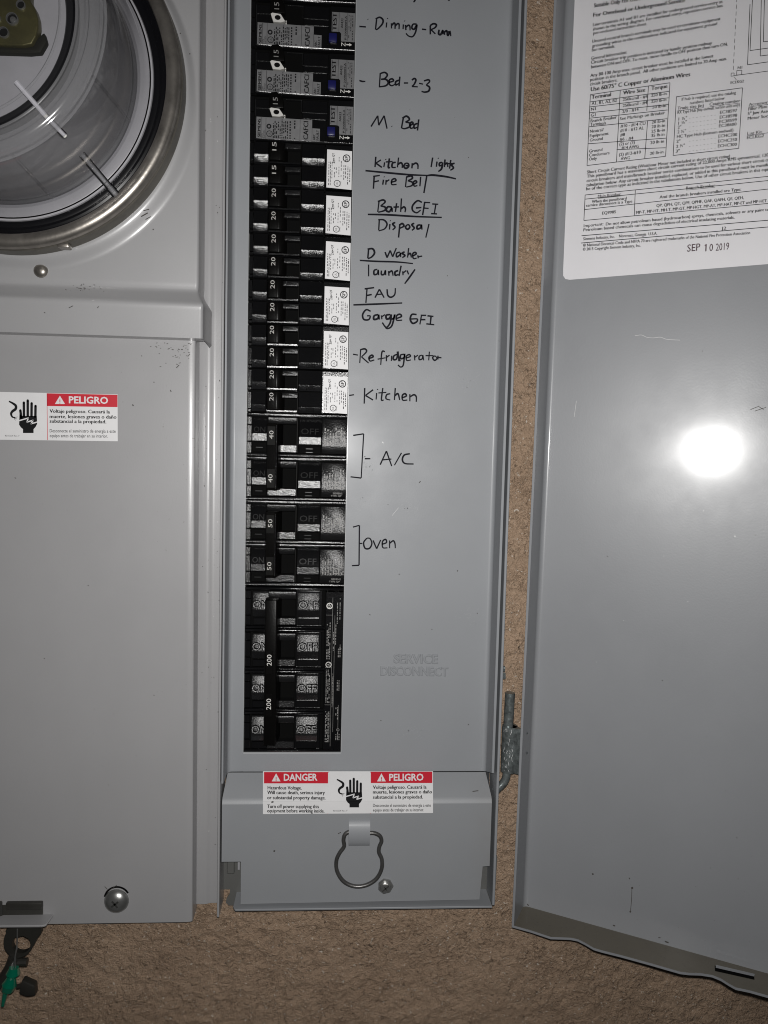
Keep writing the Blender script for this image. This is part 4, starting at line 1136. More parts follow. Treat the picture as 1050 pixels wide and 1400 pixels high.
# ================================================================== left unit: meter section
mcab = thing('meter_cabinet', 'grey meter enclosure with a folded strip beside the breaker cabinet', 'cabinet', (-3.4, 0.1, -3.6))
mb = MB()
R_ = 0.07
prof = [(-1.30, 0.05), (-1.06, -0.075), (-0.88, -0.085), (-0.845, -0.083), (-0.815, -0.075), (-0.785, -0.062), (-0.755, -0.048), (-0.725, -0.040), (-0.695, -0.037), (-0.478, -0.035)]
V = []
for x, y in prof: V += [(x, y, -3.66), (x, y, 20.5)]
mb.add(V, [(2 * i, 2 * i + 1, 2 * i + 3, 2 * i + 2) for i in range(len(prof) - 1)], 'cabinet_paint')
V = []
for x, y in prof: V += [(x, y, -3.66), (x, y + 0.06, -3.66)]
mb.add(V, [(2 * i, 2 * i + 1, 2 * i + 3, 2 * i + 2) for i in range(len(prof) - 1)], 'cabinet_paint')
mb.build('side_strip', mcab, angle=60)
mb = MB()
box(mb, 'interior_paint', -8.2, -1.2, 0.0, 1.5, -3.62, 20.5, 0.03)
mb.build('enclosure_body', mcab)
mb = MB()
rr = random.Random(4)
for k in range(34):
    x, y0 = rr.uniform(276, 300), rr.uniform(60, 1200)
    l = rr.uniform(0.6, 2.2)
    line_px(mb, 'scuff' if rr.random() < 0.7 else 'scuff_light', [(x, y0), (x + rr.uniform(-1, 1), y0 + l)], rr.uniform(0.6, 1.2), on_y(-0.04 if x > 290 else -0.09))
mb.build('scuff_marks', mcab, smooth=False)

# lower left panel
lp = thing('compartment_cover', 'grey lower left panel with a Spanish warning label and round screw', 'panel cover', (-4.5, -0.6, -3.78))
mb = MB()
YP = -0.60
def pan(mb, mat, xr, z0, z1, yf, yb, xl=-8.3, r=0.21):
    q_ = math.radians(17); Rc = 0.11 / math.sin(q_)                # softly crowned edge, then a tight bend
    arc = [(xr - 0.16 + Rc * math.sin(a), yf + Rc * (1 - math.cos(a))) for a in np.linspace(0, q_, 7)]
    xe, ye = arc[-1][0] + 0.02, arc[-1][1] + 0.02 * math.tan(q_)
    arc += [(xe + (xr - xe) * math.sin(a), ye + 0.03 * (1 - math.cos(a)) + 0.006 * math.sin(a)) for a in np.linspace(0, math.pi / 2, 5)]
    pr = [(xl, yf)] + arc + [(xr, yb)]
    V = []
    for x, y in pr: V += [(x, y, z0), (x, y, z1)]
    mb.add(V, [(2 * i, 2 * i + 1, 2 * i + 3, 2 * i + 2) for i in range(len(pr) - 1)], mat)
    V = [(x, y, z0) for x, y in pr] + [(xl, yb, z0)]
    mb.add(V, [tuple(range(len(V)))], mat)
pan(mb, 'cabinet_paint', -1.055, -3.775, 9.7, YP, 0.08)
mb.build('sheet_panel', lp)
gP = on_y(YP)
mb = MB()
c = gP(160, 1231)
lathe(mb, 'zinc', [(0.0, YP - 0.15), (0.06, YP - 0.148), (0.14, YP - 0.132), (0.215, YP - 0.095), (0.265, YP - 0.045), (0.28, YP - 0.01), (0.28, YP + 0.01)], (c[0] - 0.01, c[2] - 0.01), n=40)
for a in (-0.9, -0.9 + math.pi / 2):
    u = np.array([math.cos(a), 0, math.sin(a)]); w = np.array([-math.sin(a), 0, math.cos(a)])
    cc = np.array([c[0] - 0.01, YP - 0.153, c[2] - 0.01])
    mb.add([cc + u * s1 * 0.10 + w * s2 * 0.022 for s1, s2 in ((-1, -1), (1, -1), (1, 1), (-1, 1))], [(0, 1, 2, 3)], 'recess_shade')
mb.build('screw', lp)
mb = MB()
lathe(mb, 'slot_black', [(0.255, YP - 0.004), (0.30, YP - 0.004)], (c[0] + 0.0, c[2] + 0.045), 0.15 * math.pi, 0.95 * math.pi, 24)
mb.build('screw_hole', lp, smooth=False)
w1, w2, w3, w4 = on_y(YP - 0.006), on_y(YP - 0.010), on_y(YP - 0.014), on_y(YP - 0.018)
G_ = lambda x, y: (x / 5.25, 520 + y / 5.25)
mb = MB()
q = [w1(*G_(-330, 76)), w1(*G_(844, 101)), w1(*G_(845, 437)), w1(*G_(-330, 422))]
mb.add(q, [(0, 1, 2, 3)], 'white_label')
wl = mb.build('warning_label', lp, smooth=False)
mb = MB()
mb.add([w2(*G_(338, 93)), w2(*G_(843, 104)), w2(*G_(843, 192)), w2(*G_(338, 184))], [(0, 1, 2, 3)], 'label_red')
line_px(mb, 'label_red', [G_(337, 93), G_(341, 428)], 0.7, w2)
mb.build('red_band', wl, smooth=False)
mb = MB()
triangle(mb, 'white_label', w3, G_(430, 140), 13.8, 11.4); bang(mb, w4, (G_(430, 140)[0], G_(430, 140)[1] + 1), 9.5)
text_px(mb, 'white_label', 'PELIGRO', G_(494, 163), G_(776, 168), 9.0, w3, bold=0.025)
for k, (x1_, y0_, y1_) in enumerate(((788, 232, 238), (835, 271, 275), (762, 304, 309), (830, 373, 376), (774, 408, 411))):
    text_px(mb, 'print_black' if k < 3 else 'print_grey', SPAN[k], G_(357, y0_), G_(x1_, y1_), 4.7 if k < 3 else 4.4, w2, bold=0.03 if k < 3 else 0.008)
icon(mb, w2, 0, 520, 1 / 5.25, 1 / 5.25)
text_px(mb, 'print_grey', '4010254 Rev. F', G_(34, 403), G_(140, 404), 2.2, w2)
mb.build('lettering', wl, smooth=False)
mb = MB(); zig(mb, w3, 0, 520, 1 / 5.25, 1 / 5.25); mb.build('shock_mark', wl, smooth=False)
mb = MB()
rr = random.Random(12)
for k in range(44):
    x, y0 = 268 - abs(rr.gauss(0, 30)) - 8, 469 + abs(rr.gauss(0, 14))
    if x < 190: continue
    a = rr.uniform(-0.5, 0.7); l = rr.uniform(0.8, 3.0)
    line_px(mb, 'scuff', [(x, y0), (x + l * math.cos(a), y0 + l * math.sin(a))], rr.uniform(0.6, 1.1), on_y(YP - 0.004))
for x, y0, x1, y1, w in ((241, 503, 245, 499, 1.1), (233, 533, 234, 536, 1.2), (181, 553, 182.5, 555, 1.6), (20, 653, 22, 654, 1), (210, 522, 211, 523, 1.4), (143, 1212, 147, 1216, .8), (150, 1217, 160, 1210, .7), (120, 800, 121, 801, 1), (60, 900, 61, 901, 1), (210, 950, 211, 951, 1)):
    line_px(mb, 'scuff', [(x, y0), (x1, y1)], w, on_y(YP - 0.0045))
mb.build('scuff_marks', lp, smooth=False)
# hasp at the panel's lower left corner, its unlit recess painted dark
J_ = lambda x, y: (x / 7.775, 1220 + y / 7.775)
gL = on_y(YP - 0.10)
mb = MB()
a, b = gP(*J_(85, 90)), gP(*J_(462, 330))
box(mb, 'unlit_hasp', -6.0, b[0], YP - 0.012, YP + 0.3, b[2] - 0.02, a[2] - 0.09, 0.02, 2)
a2, b2 = gP(*J_(75, 90)), gP(*J_(462, 160))
box(mb, 'unlit_hasp', a2[0], b2[0], YP - 0.10, YP + 0.02, b2[2], a2[2], 0.03, 2)
box(mb, 'recess_shade', -6.0, gP(*J_(30, 90))[0], YP - 0.05, YP, gP(*J_(0, 330))[2], gP(*J_(0, 85))[2], 0.02)
mb.build('hasp', lp)
mb = MB()
t1, t2, t3 = on_y(YP - 0.02)(*J_(575, 262)), on_y(YP - 0.42)(*J_(470, 352)), on_y(YP - 0.42)(*J_(-40, 352))
zt = t2[2]
prism(mb, 'cabinet_paint', [(t3[0] - 0.6, YP + 0.02), (t3[0] - 0.6, YP - 0.40), (t2[0] - 0.05, YP - 0.42), (t2[0] + 0.03, YP - 0.38), (t1[0] - 0.02, YP - 0.05), (t1[0] - 0.02, YP + 0.02)], 'z', zt - 0.05, zt, 0.012)
mb.build('hasp_tab', lp)

# security seal hanging from the hasp
sy_ = YP - 0.30
gS = on_y(sy_)
sl = thing('security_seal', 'dark ring seal with a green plastic tag hanging from the left hasp', 'seal', tuple(gS(*J_(190, 700))))
mb = MB()
outer = [(95, 385), (435, 385), (390, 500), (350, 580), (300, 650), (235, 690), (150, 690), (80, 650), (42, 580), (42, 490), (65, 430)]
n = 22
O = [np.array(p) for p in smooth_path([gS(*J_(*p)) for p in outer], 2, True)]
hc = (225, 555); hr = 100
I = []
cen = gS(*J_(*hc))
for p in O:
    d = np.array([p[0] - cen[0], 0, p[2] - cen[2]]); d /= np.linalg.norm(d)
    I.append(cen + d * (gS(*J_(hc[0] + hr, hc[1]))[0] - cen[0]))
k = len(O)
V = [tuple(p) for p in O] + [tuple(p) for p in I] + [(p[0], p[1] + 0.14, p[2]) for p in O] + [(p[0], p[1] + 0.14, p[2]) for p in I]
F = []
for i in range(k):
    j = (i + 1) % k
    F += [(i, j, k + j, k + i), (2 * k + i, 3 * k + i, 3 * k + j, 2 * k + j), (i, 2 * k + i, 2 * k + j, j), (k + i, k + j, 3 * k + j, 3 * k + i)]
mb.add(V, F, 'seal_dark')
mb.build('lock_ring', sl)
mb = MB()
tube(mb, 'seal_dark', [gS(*J_(150, 690)), gS(*J_(110, 800)), gS(*J_(50, 900)), gS(*J_(10, 980))], 0.13, 12, 3)
tube(mb, 'seal_dark', [gS(*J_(190, 740)), gS(*J_(290, 740))], 0.09, 10, 0)
tube(mb, 'seal_dark', [gS(*J_(180, 1000)), gS(*J_(240, 990))], 0.05, 8, 0)
e0, e1 = gS(*J_(235, 990)), gS(*J_(392, 1010))
prism(mb, 'seal_dark', [(gS(*J_(*p))[0], gS(*J_(*p))[2]) for p in ((250, 905), (385, 965), (392, 1070), (300, 1080), (222, 1050), (222, 985))], 'y', sy_ - 0.1, sy_ + 0.1, 0.03, 2)
mb.build('lock_body', sl)
gT = on_y(sy_ - 0.14)
mb = MB()
def cone(p, q, r0, r1): tube(mb, 'green_plastic', [gT(*J_(*p)), gT(*J_(*q))], lambda t: r0 + (r1 - r0) * t, 12, 0)
cone((150, 795), (140, 860), 0.10, 0.155); cone((140, 862), (120, 915), 0.08, 0.07); cone((122, 905), (100, 975), 0.10, 0.16); cone((100, 978), (85, 1030), 0.16, 0.14); cone((85, 1030), (60, 1060), 0.12, 0.07); cone((60, 1060), (28, 1205), 0.065, 0.035)
mb.build('seal_tag', sl)
mb = MB()
tube(mb, 'zinc', [gT(*J_(185, 390)), gT(*J_(180, 560)), gT(*J_(165, 660)), gT(*J_(165, 800))], 0.014, 6, 4)
tube(mb, 'zinc', [gT(*J_(185, 580)), gT(*J_(160, 680)), gT(*J_(130, 880)), gT(*J_(75, 1030))], 0.014, 6, 4)
mb.build('seal_wire', sl)

# meter cover (upper left), stepping out over the lower panel
mc = thing('meter_cover', 'grey raised upper left cover around the round electric meter', 'panel cover', (-4.6, -0.85, 9.5))
YM, YM2 = -0.80, -1.02
ZA, ZC, ZL = 10.50, 10.20, 9.485
def rx(t): return -0.955 + 0.13 * t
rows = [(20.5, 0.0), (ZA + 0.20, 0.0), (ZA + 0.13, -0.03), (ZA + 0.06, -0.07), (ZA + 0.02, -0.05), (ZA - 0.02, 0.05), (ZA - 0.07, 0.2), (ZC + 0.07, 0.82), (ZC + 0.02, 1.0), (ZC - 0.02, 1.06), (ZC - 0.07, 1.03), (ZC - 0.13, 1.0), (ZL, 1.0)]
mb = MB()
cols = []
for z, t in rows:
    yf = YM + (YM2 - YM) * t; xr = rx(t); r = 0.07
    pr = [(-8.4, yf)] + [(xr - r + r * math.sin(a), yf + r - r * math.cos(a)) for a in np.linspace(0, math.pi / 2, 6)] + [(xr + 0.01 * t, yf + 0.45), (xr + 0.035 * t, -0.02)]
    cols.append([(x, y, z) for x, y in pr])
n = len(cols[0])
V = [p for c_ in cols for p in c_]
mb.add(V, [(i * n + j, i * n + j + 1, (i + 1) * n + j + 1, (i + 1) * n + j) for i in range(len(rows) - 1) for j in range(n - 1)], 'grimy_paint')
last = cols[-1]
mb.add(list(last) + [(x * 1.0, min(y + 0.05, -0.02), z + 0.01) for x, y, z in last], [(j, j + 1, n + j + 1, n + j) for j in range(n - 1)], 'grimy_paint')
mb.add([(-8.4, YM2, ZL), (rx(1), YM2, ZL), (rx(1), YP + 0.02, ZL + 0.005), (-8.4, YP + 0.02, ZL + 0.005)], [(0, 1, 2, 3)], 'grimy_paint')
# lower corner tip of the flared side
mb.add([(rx(1) - 0.07, YM2 + 0.01, ZL), (rx(1) + 0.001, YM2 + 0.12, ZL), (rx(1) + 0.03, -0.3, ZL - 0.10), (rx(1) + 0.036, -0.02, ZL), ], [(0, 1, 2, 3)], 'grimy_paint')
mb.build('sheet_panel', mc)
MC = (-4.72, 14.60)
mb = MB()
def rout(r, a):
    if r < 3.52: return r
    k = (r - 3.52) / 0.28
    edge = 0.19 + 0.26 * max(0.0, -math.sin(a)) ** 0.8 * (0.35 + 0.65 * max(0.0, math.cos(a)))
    return 3.52 + k * edge
cprof = [(3.3, YM - 0.15), (3.50, YM - 0.15)] + [(3.52 + 0.28 * t, YM - 0.002 - 0.145 * (1 - t * t * (3 - 2 * t))) for t in np.linspace(0, 1, 12)]
lathe(mb, 'grimy_paint', cprof, MC, n=160, rfun=rout)
mb.build('raised_collar', mc)
mb = MB()
c = on_y(YM)(56, 370)
lathe(mb, 'ring_steel', [(0.0, YM - 0.085), (0.06, YM - 0.08), (0.12, YM - 0.055), (0.15, YM - 0.015), (0.15, YM + 0.01)], (c[0], c[2]), n=28)
mb.build('rivet', mc)
mb = MB()
rr = random.Random(2)
for k in range(26):
    x, y0 = rr.gauss(112, 10), rr.gauss(395, 4)
    l = rr.uniform(0.8, 4); a = rr.uniform(-0.2, 0.6)
    line_px(mb, 'scuff', [(x, y0), (x + l * math.cos(a), y0 + l * math.sin(a))], rr.uniform(0.5, 0.9), on_y(YM - 0.05))
for x, y0, x1, y1, w in ((94, 421, 100, 418, 1), (133, 421, 135, 419, 1), (60, 427, 62, 428, 1), (193, 296, 202, 291, 1.5), (196, 288, 204, 286, 1.2), (199, 300, 206, 296, 1), (246, 45, 247, 46, 1.6), (259, 73, 260, 74, 1.4), (209, 313, 210, 314, 1.6)):
    line_px(mb, 'scuff', [(x, y0), (x1, y1)], w, on_y(YM2 - 0.004 if y0 > 405 else YM - 0.17))
mb.build('scuff_marks', mc, smooth=False)

# ------------------------------------------------------------------ the electric meter
em = thing('electric_meter', 'round electric meter with clear plastic dome and steel sealing ring', 'electric meter', (MC[0], -1.0, MC[1]))
mb = MB()
lathe(mb, 'ring_steel', [(3.20, -1.40), (3.215, -1.46), (3.27, -1.505), (3.36, -1.515), (3.44, -1.49), (3.49, -1.43), (3.50, -1.36)], MC, n=160)
rg = mb.build('sealing_ring', em)
mb = MB()
lathe(mb, 'skirt_steel', [(3.502, -1.36), (3.475, -1.33), (3.475, -1.30), (3.505, -1.27), (3.515, -0.92)], MC, n=160)
mb.build('ring_skirt', rg)
mb = MB()                                             # ring clamp below
a = math.radians(-72)
cx, cz = MC[0] + 3.52 * math.cos(a), MC[1] + 3.52 * math.sin(a)
box(mb, 'ring_steel', cx - 0.12, cx + 0.12, -1.30, -1.06, cz - 0.05, cz + 0.05, 0.03, 2)
mb.build('ring_clamp', rg)
mb = MB()
lathe(mb, 'rubber_black', [(3.22, -1.38), (3.16, -1.36), (3.12, -1.38), (3.06, -1.35), (3.00, -1.37), (2.955, -1.36), (2.94, -1.34), (2.94, -1.2)], MC, n=128)
mb.build('gasket', em)
mb = MB()                                             # opaque base inside the dome
lathe(mb, 'meter_light', [(2.94, -1.30), (2.925, -1.36), (2.89, -1.365)], MC, n=128)
lathe(mb, 'slot_black', [(2.89, -1.365), (2.885, -1.33), (2.865, -1.33), (2.86, -1.36)], MC, n=128)
lathe(mb, 'meter_light', [(2.86, -1.36), (2.84, -1.37), (2.62, -1.37)], MC, n=128)
lathe(mb, 'meter_dark', [(2.62, -1.37), (2.60, -1.40), (2.53, -1.42)], MC, n=128)
lathe(mb, 'meter_grey', [(2.53, -1.42), (2.50, -1.50), (2.40, -1.9), (2.25, -2.5), (2.14, -3.1), (2.12, -3.34)], MC, n=128)
mb.build('meter_base', em)
mb = MB()
lathe(mb, 'rubber_black', [(2.13, -3.34), (2.135, -3.58), (2.10, -3.60), (1.985, -3.60), (1.96, -3.57), (1.96, -3.40)], MC, n=128)
mb.build('dial_rim', em)
mb = MB()
lathe(mb, 'meter_light', [(0.0, -3.40), (1.965, -3.40), (1.97, -3.44)], MC, n=96)
mb.build('dial_face', em)
mb = MB()
c0_, c1_ = on_y(-1.43)(139, 186), on_y(-1.43)(147, 193)
prism(mb, 'slot_black', [(on_y(-1.43)(*p)[0], on_y(-1.43)(*p)[2]) for p in ((144, 183), (148, 185), (143, 194), (139, 192))], 'y', -1.43, -1.38)
mb.build('stop_block', em)
mb = MB()                                             # olive bracket with its holes on the face
K_ = lambda x, y: (x / 8.077, y / 8.077)
gK = on_y(-3.62)
br = [(-500, -300), (330, -300), (330, 0), (385, 90), (415, 190), (420, 290), (395, 400), (350, 485), (250, 505), (-500, 470)]
prism(mb, 'olive_brass', [(gK(*K_(*p))[0], gK(*K_(*p))[2]) for p in br], 'y', -3.62, -3.42, 0.03, 3)
prism(mb, 'olive_shade', [(gK(*K_(*p))[0], gK(*K_(*p))[2]) for p in [(-500, 470), (250, 505), (350, 485), (395, 400), (470, 330), (500, 440), (430, 560), (300, 570), (-500, 545)]], 'y', -3.56, -3.42, 0.03, 2)  # bracket's shaded side, the shade put into a darker olive
bk = mb.build('bracket', em)
for (x, y, r) in ((235, 62, 52), (140, 215, 70), (45, 365, 62), (-25, 205, 40)):
    c0 = gK(*K_(x, y)); rr_ = gK(*K_(x + r, y))[0] - c0[0]
    mb = MB()
    lathe(mb, 'zinc', [(rr_, -3.621), (rr_ * 0.95, -3.66), (rr_ * 0.82, -3.66), (rr_ * 0.76, -3.63)], (c0[0], c0[2]), n=28)
    lathe(mb, 'slot_black', [(rr_ * 0.77, -3.63), (0.0, -3.625)], (c0[0], c0[2]), n=28)
    if r == 70:
        lathe(mb, 'zinc', [(0.06, -3.64), (0.045, -3.67), (0.0, -3.675)], (c0[0] + 0.02, c0[2] - 0.02), n=16)
    mb.build('hole', bk)
mb = MB()                                             # added inner wall and rods of clear plastic, for more reflections
lathe(mb, 'clear_plastic', [(2.68, -1.38), (2.62, -2.0), (2.52, -2.7), (2.47, -3.2), (2.40, -3.42), (2.2, -3.5)], MC, n=128)
for a_ in (-0.35, -1.2, -1.9):
    cs, sn = math.cos(a_), math.sin(a_)
    tube(mb, 'clear_plastic', [(MC[0] + r_ * cs, y_, MC[1] + r_ * sn) for r_, y_ in ((2.66, -1.5), (2.60, -2.1), (2.51, -2.7), (2.45, -3.2))], 0.03, 8, 3)
mb.build('reflection_sleeve', em)
mb = MB()                                             # clear dome
dome = [(2.87, -1.40), (2.84, -1.46), (2.80, -1.56), (2.78, -2.2), (2.71, -2.9), (2.66, -3.30), (2.62, -3.42), (2.60, -3.52), (2.56, -3.60), (2.50, -3.645), (2.42, -3.66), (2.36, -3.64), (2.30, -3.66)]
lathe(mb, 'clear_plastic', dome, MC, n=160)
dm = mb.build('clear_dome', em)
mb = MB()
lathe(mb, 'frosted_plastic', [(2.64, -3.50), (2.605, -3.53), (2.60, -3.60), (2.555, -3.635), (2.545, -3.62), (2.50, -3.665), (2.44, -3.695), (2.40, -3.70), (2.375, -3.665), (2.34, -3.665), (2.31, -3.71), (2.24, -3.72), (2.20, -3.69), (2.16, -3.70)], MC, n=160)
mb.build('shoulder', dm)
mb = MB()
lathe(mb, 'frosted_plastic', [(1.95, -3.76), (1.93, -3.79), (1.90, -3.76)], MC, n=128)
lathe(mb, 'clear_plastic', [(2.12, -3.70), (2.02, -3.745), (1.92, -3.765), (0.0, -3.78)], MC, n=128)
mb.build('front_face', dm)
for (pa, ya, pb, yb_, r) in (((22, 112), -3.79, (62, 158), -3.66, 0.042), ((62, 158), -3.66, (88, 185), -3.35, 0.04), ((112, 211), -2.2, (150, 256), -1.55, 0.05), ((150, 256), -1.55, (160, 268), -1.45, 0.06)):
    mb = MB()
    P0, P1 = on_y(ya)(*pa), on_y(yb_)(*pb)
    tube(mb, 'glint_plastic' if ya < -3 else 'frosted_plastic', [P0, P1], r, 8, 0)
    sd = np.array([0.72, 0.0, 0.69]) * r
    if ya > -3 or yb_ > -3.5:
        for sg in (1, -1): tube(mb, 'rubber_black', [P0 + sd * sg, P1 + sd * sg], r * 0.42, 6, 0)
    if yb_ in (-3.66, -3.35): tube(mb, 'print_white', [P1, P1 + (P1 - P0) * 0.06], r * 0.9, 8, 0)  # white end caps paint glints on the ribs
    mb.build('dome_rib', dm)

# ================================================================== the open door
TH = math.radians(28.3)
DU = np.array([math.cos(TH), -math.sin(TH), 0.0]); DN = np.array([-math.sin(TH), -math.cos(TH), 0.0]); DZ = np.array([0, 0, 1.0])
lean = math.radians(0.43)
DA = np.array([6.828, -0.15, -3.757])
U2 = DU * math.cos(lean) - DZ * math.sin(lean); Z2 = DZ * math.cos(lean) + DU * math.sin(lean)
door = thing('cabinet_door', 'open grey steel cabinet door with a white instruction label', 'cabinet door', tuple(DA))
def dp(a, z, n=0.0): return DA + U2 * a + Z2 * z + DN * n
mb = MB()
FD, RF, HT, WD = 0.90, 0.11, 25.0, 8.2
pr = [(0.0, FD), (0.0, RF)] + [(RF - RF * math.cos(t), RF - RF * math.sin(t)) for t in np.linspace(0, math.pi / 2, 8)][1:] + [(WD, 0.0)]
V = []
for a, n in pr: V += [dp(a, 0.0, n), dp(a, HT, n)]
mb.add(V, [(2 * i, 2 * i + 1, 2 * i + 3, 2 * i + 2) for i in range(len(pr) - 1)], 'door_paint')
mb.build('sheet_panel', door, angle=50)
mb = MB()                                             # outer face of the hinge flange and its sheet edge
V = [dp(-0.05, 0, FD), dp(-0.05, HT, FD), dp(0.002, 0, FD), dp(0.002, HT, FD), dp(-0.05, 0, -0.06), dp(-0.05, HT, -0.06)]
mb.add(V, [(0, 1, 3, 2), (0, 4, 5, 1)], 'door_paint')
V = [dp(-0.05, 0, -0.06), dp(WD, 0, -0.06), dp(WD, HT, -0.06), dp(-0.05, HT, -0.06)]
mb.add(V, [(0, 1, 2, 3)], 'door_paint')
mb.build('hinge_flange', door)
# bottom flange with its scalloped edge, outline read off the photograph on the flange's own plane
fl = on_plane(DA, Z2)
edge = []
for p in ((753, 1281), (768, 1281.5), (780, 1282), (790, 1284), (800, 1289), (812, 1296), (822, 1299), (850, 1306), (890, 1317), (930, 1328.5), (942, 1330), (958, 1330.5), (974, 1333), (986, 1338), (997, 1345), (1006, 1350), (1025, 1354), (1050, 1361)):
    q = fl(*p) - DA
    edge.append((float(np.dot(q, U2)), float(np.dot(q, DN))))
edge = [(-0.05, FD), (0.4, FD - 0.01)] + edge + [(WD, edge[-1][1])]
mb = MB()
def flange(zoff, flip=False):
    V = []
    for a, n in edge: V += [dp(a, zoff, 0.0), dp(a, zoff, n)]
    F = [(2 * i, 2 * i + 1, 2 * i + 3, 2 * i + 2) for i in range(len(edge) - 1)]
    mb.add(V, F, 'dirty_paint')
flange(0.0); flange(-0.055)
V = []
for a, n in edge: V += [dp(a, 0.0, n), dp(a, -0.055, n)]
mb.add(V, [(2 * i, 2 * i + 1, 2 * i + 3, 2 * i + 2) for i in range(len(edge) - 1)], 'door_paint')
mb.build('bottom_flange', door, angle=30)
mb = MB()
f3 = on_plane(DA + Z2 * 0.004, Z2)
poly_px(mb, 'slot_black', [(977, 1320), (1031, 1332.5), (1031.5, 1339.5), (977.5, 1327.5)], f3)
f4 = on_plane(DA + Z2 * 0.02, Z2)
poly_px(mb, 'door_paint', [(979, 1319), (1032, 1331.5), (1031, 1335), (978.5, 1323)], f4)
mb.build('slot', door, smooth=False)
dm0 = lambda off: on_plane(DA, DN, off)
mb = MB()
d1 = dm0(0.004)
line_px(mb, 'scuff', [(864, 1213), (863.5, 1230), (862, 1246)], 0.8, d1)
circle_px(mb, 'scuff', (864.3, 1214), 1.6, dm0(0.005), 8); circle_px(mb, 'scuff', (861.8, 1246.5), 1.3, dm0(0.005), 8)
for x, y0, x1, y1, w in ((810, 1194, 811, 1196, 2), (860, 1200, 861, 1202, 1.2), (720, 1185, 721, 1186, 1.3), (838, 1265, 841, 1266, 1.6), (900, 1282, 903, 1282, 1.2), (909, 1287, 914, 1289, 1.8), (720, 1236, 723, 1238, 1.4), (1007, 1145, 1008, 1146, 1), (788, 548, 785, 570, .5), (830, 760, 831, 761, 1), (905, 930, 906, 931, 1), (960, 480, 961, 480, 1)):
    line_px(mb, 'scuff' if y0 > 700 or y0 < 500 else 'scuff_light', [(x, y0), (x1, y1)], w, d1)
line_px(mb, 'scuff_light', [(868, 459), (877, 458), (884, 461), (893, 462), (903, 461), (912, 464), (930, 465)], 0.55, d1, 4)
for x, y0, w in ((961, 698, 1.4), (1004, 733, 1.6), (868, 700, .9), (907, 760, .8), (940, 822, .9), (852, 848, .8), (815, 905, .7)): line_px(mb, 'scuff_light', [(x, y0), (x + w, y0 + .5)], w, d1)
for x, y0, x1, y1 in ((1026, 560, 1036, 556), (1032, 562, 1047, 557), (1036, 555, 1044, 560)): line_px(mb, 'scuff', [(x, y0), (x1, y1)], 0.8, d1)
mb.build('scuff_marks', door, smooth=False)
mb = MB()                                             # hinge knuckle riveted to the flange
kx0, kx1 = g3(685, 992), g3(711, 1000)
z0_, z1_ = g3(694, 1054)[2], g3(696, 992)[2]
lathe_c = g3(695, 1020)
V, F = [], []
n = 20
for zz in (z0_, z1_):
    for i in range(n):
        an = 2 * math.pi * i / n
        V.append((lathe_c[0] + 0.02 + 0.185 * math.cos(an), lathe_c[1] + 0.185 * math.sin(an), zz))
mb.add(V, [(i, (i + 1) % n, n + (i + 1) % n, n + i) for i in range(n)] + [tuple(range(n)), tuple(range(n, 2 * n))], 'hinge_steel')
xk = lathe_c[0] + 0.05
fe = dp(-0.06, 0, 0.45)
prism(mb, 'hinge_steel', [(xk, lathe_c[1] - 0.165), (fe[0], fe[1] - 0.12), (fe[0], fe[1] + 0.0), (xk, lathe_c[1] + 0.165)], 'z', z0_ + 0.02, z1_ - 0.0, 0.01)
kn = mb.build('hinge_knuckle', door)
mb = MB()
rk = random.Random(8)
for k in range(46):                                   # bare scratches in the plating
    an = math.radians(rk.uniform(200, 300)); z_ = rk.uniform(z0_ + 0.03, z1_ - 0.06); h_ = rk.uniform(0.02, 0.09)
    ra = 0.1885; da = rk.uniform(0.02, 0.07); ds = rk.uniform(-0.12, 0.12)
    cxk, cyk = lathe_c[0] + 0.02, lathe_c[1]
    P_ = lambda q: (cxk + ra * math.cos(q), cyk + ra * math.sin(q))
    (xa_, ya_), (xb_, yb2), (xc_, yc_), (xd_, yd_) = P_(an), P_(an + da), P_(an + da + ds), P_(an + ds)
    mb.add([(xa_, ya_, z_), (xb_, yb2, z_), (xc_, yc_, z_ + h_), (xd_, yd_, z_ + h_)], [(0, 1, 2, 3)], 'scuff_light' if k % 3 else 'edge_paint')
mb.build('scratch_marks', kn, smooth=False)
mb = MB()
for zpx in (1002, 1029):
    pz = on_plane(DA, np.array([DU[0], DU[1], 0]) * 1.0)(718.5, zpx)
    pp = pz + DU * 0.012
    ringp = []
    for i in range(10):
        an = 2 * math.pi * i / 10
        ringp.append(pp + DN * 0.05 * math.cos(an) + DZ * 0.07 * math.sin(an))
    mb.add(ringp + [pp + DU * 0.05], [(i, (i + 1) % 10, 10) for i in range(10)], 'hinge_steel')
mb.build('flange_screw', door)

# ---- the instruction label on the door
E0, E1, E2, E3 = dm0(0.006), dm0(0.010), dm0(0.012), dm0(0.014)
mb = MB()
arc = [(786, -8), (770, 368), (770, 377), (773, 381.5), (779, 382.5)]
poly = arc + [(1120, 355.5), (1130, -14)]
mb.add([E0(*p) for p in poly], [tuple(range(len(poly)))], 'label_paper')
il = mb.build('instruction_label', door, smooth=False)
mb = MB()
H_ = lambda x, y: (750 + x / 3.5, y / 3.5)
UPV = (0.042, -1.0)
def tl(s, x0, y0, x1, y1, cap, mat='print_black', bold=0.03):
    p, q = H_(x0, y0), H_(x1, y1)
    text_px(mb, mat, s, p, q, cap / 3.5, E1, UPV, bold)
def ln(x0, y0, x1, y1, w=0.9): line_px(mb, 'print_black', [H_(x0, y0), H_(x1, y1)], w, E2)
tl('Suitable Only For Use As Service Equipment', 217, 36, 640, -30, 20, bold=0.04)
tl('For Overhead or Underground Service', 214, 82, 652, 10, 20, bold=0.04)
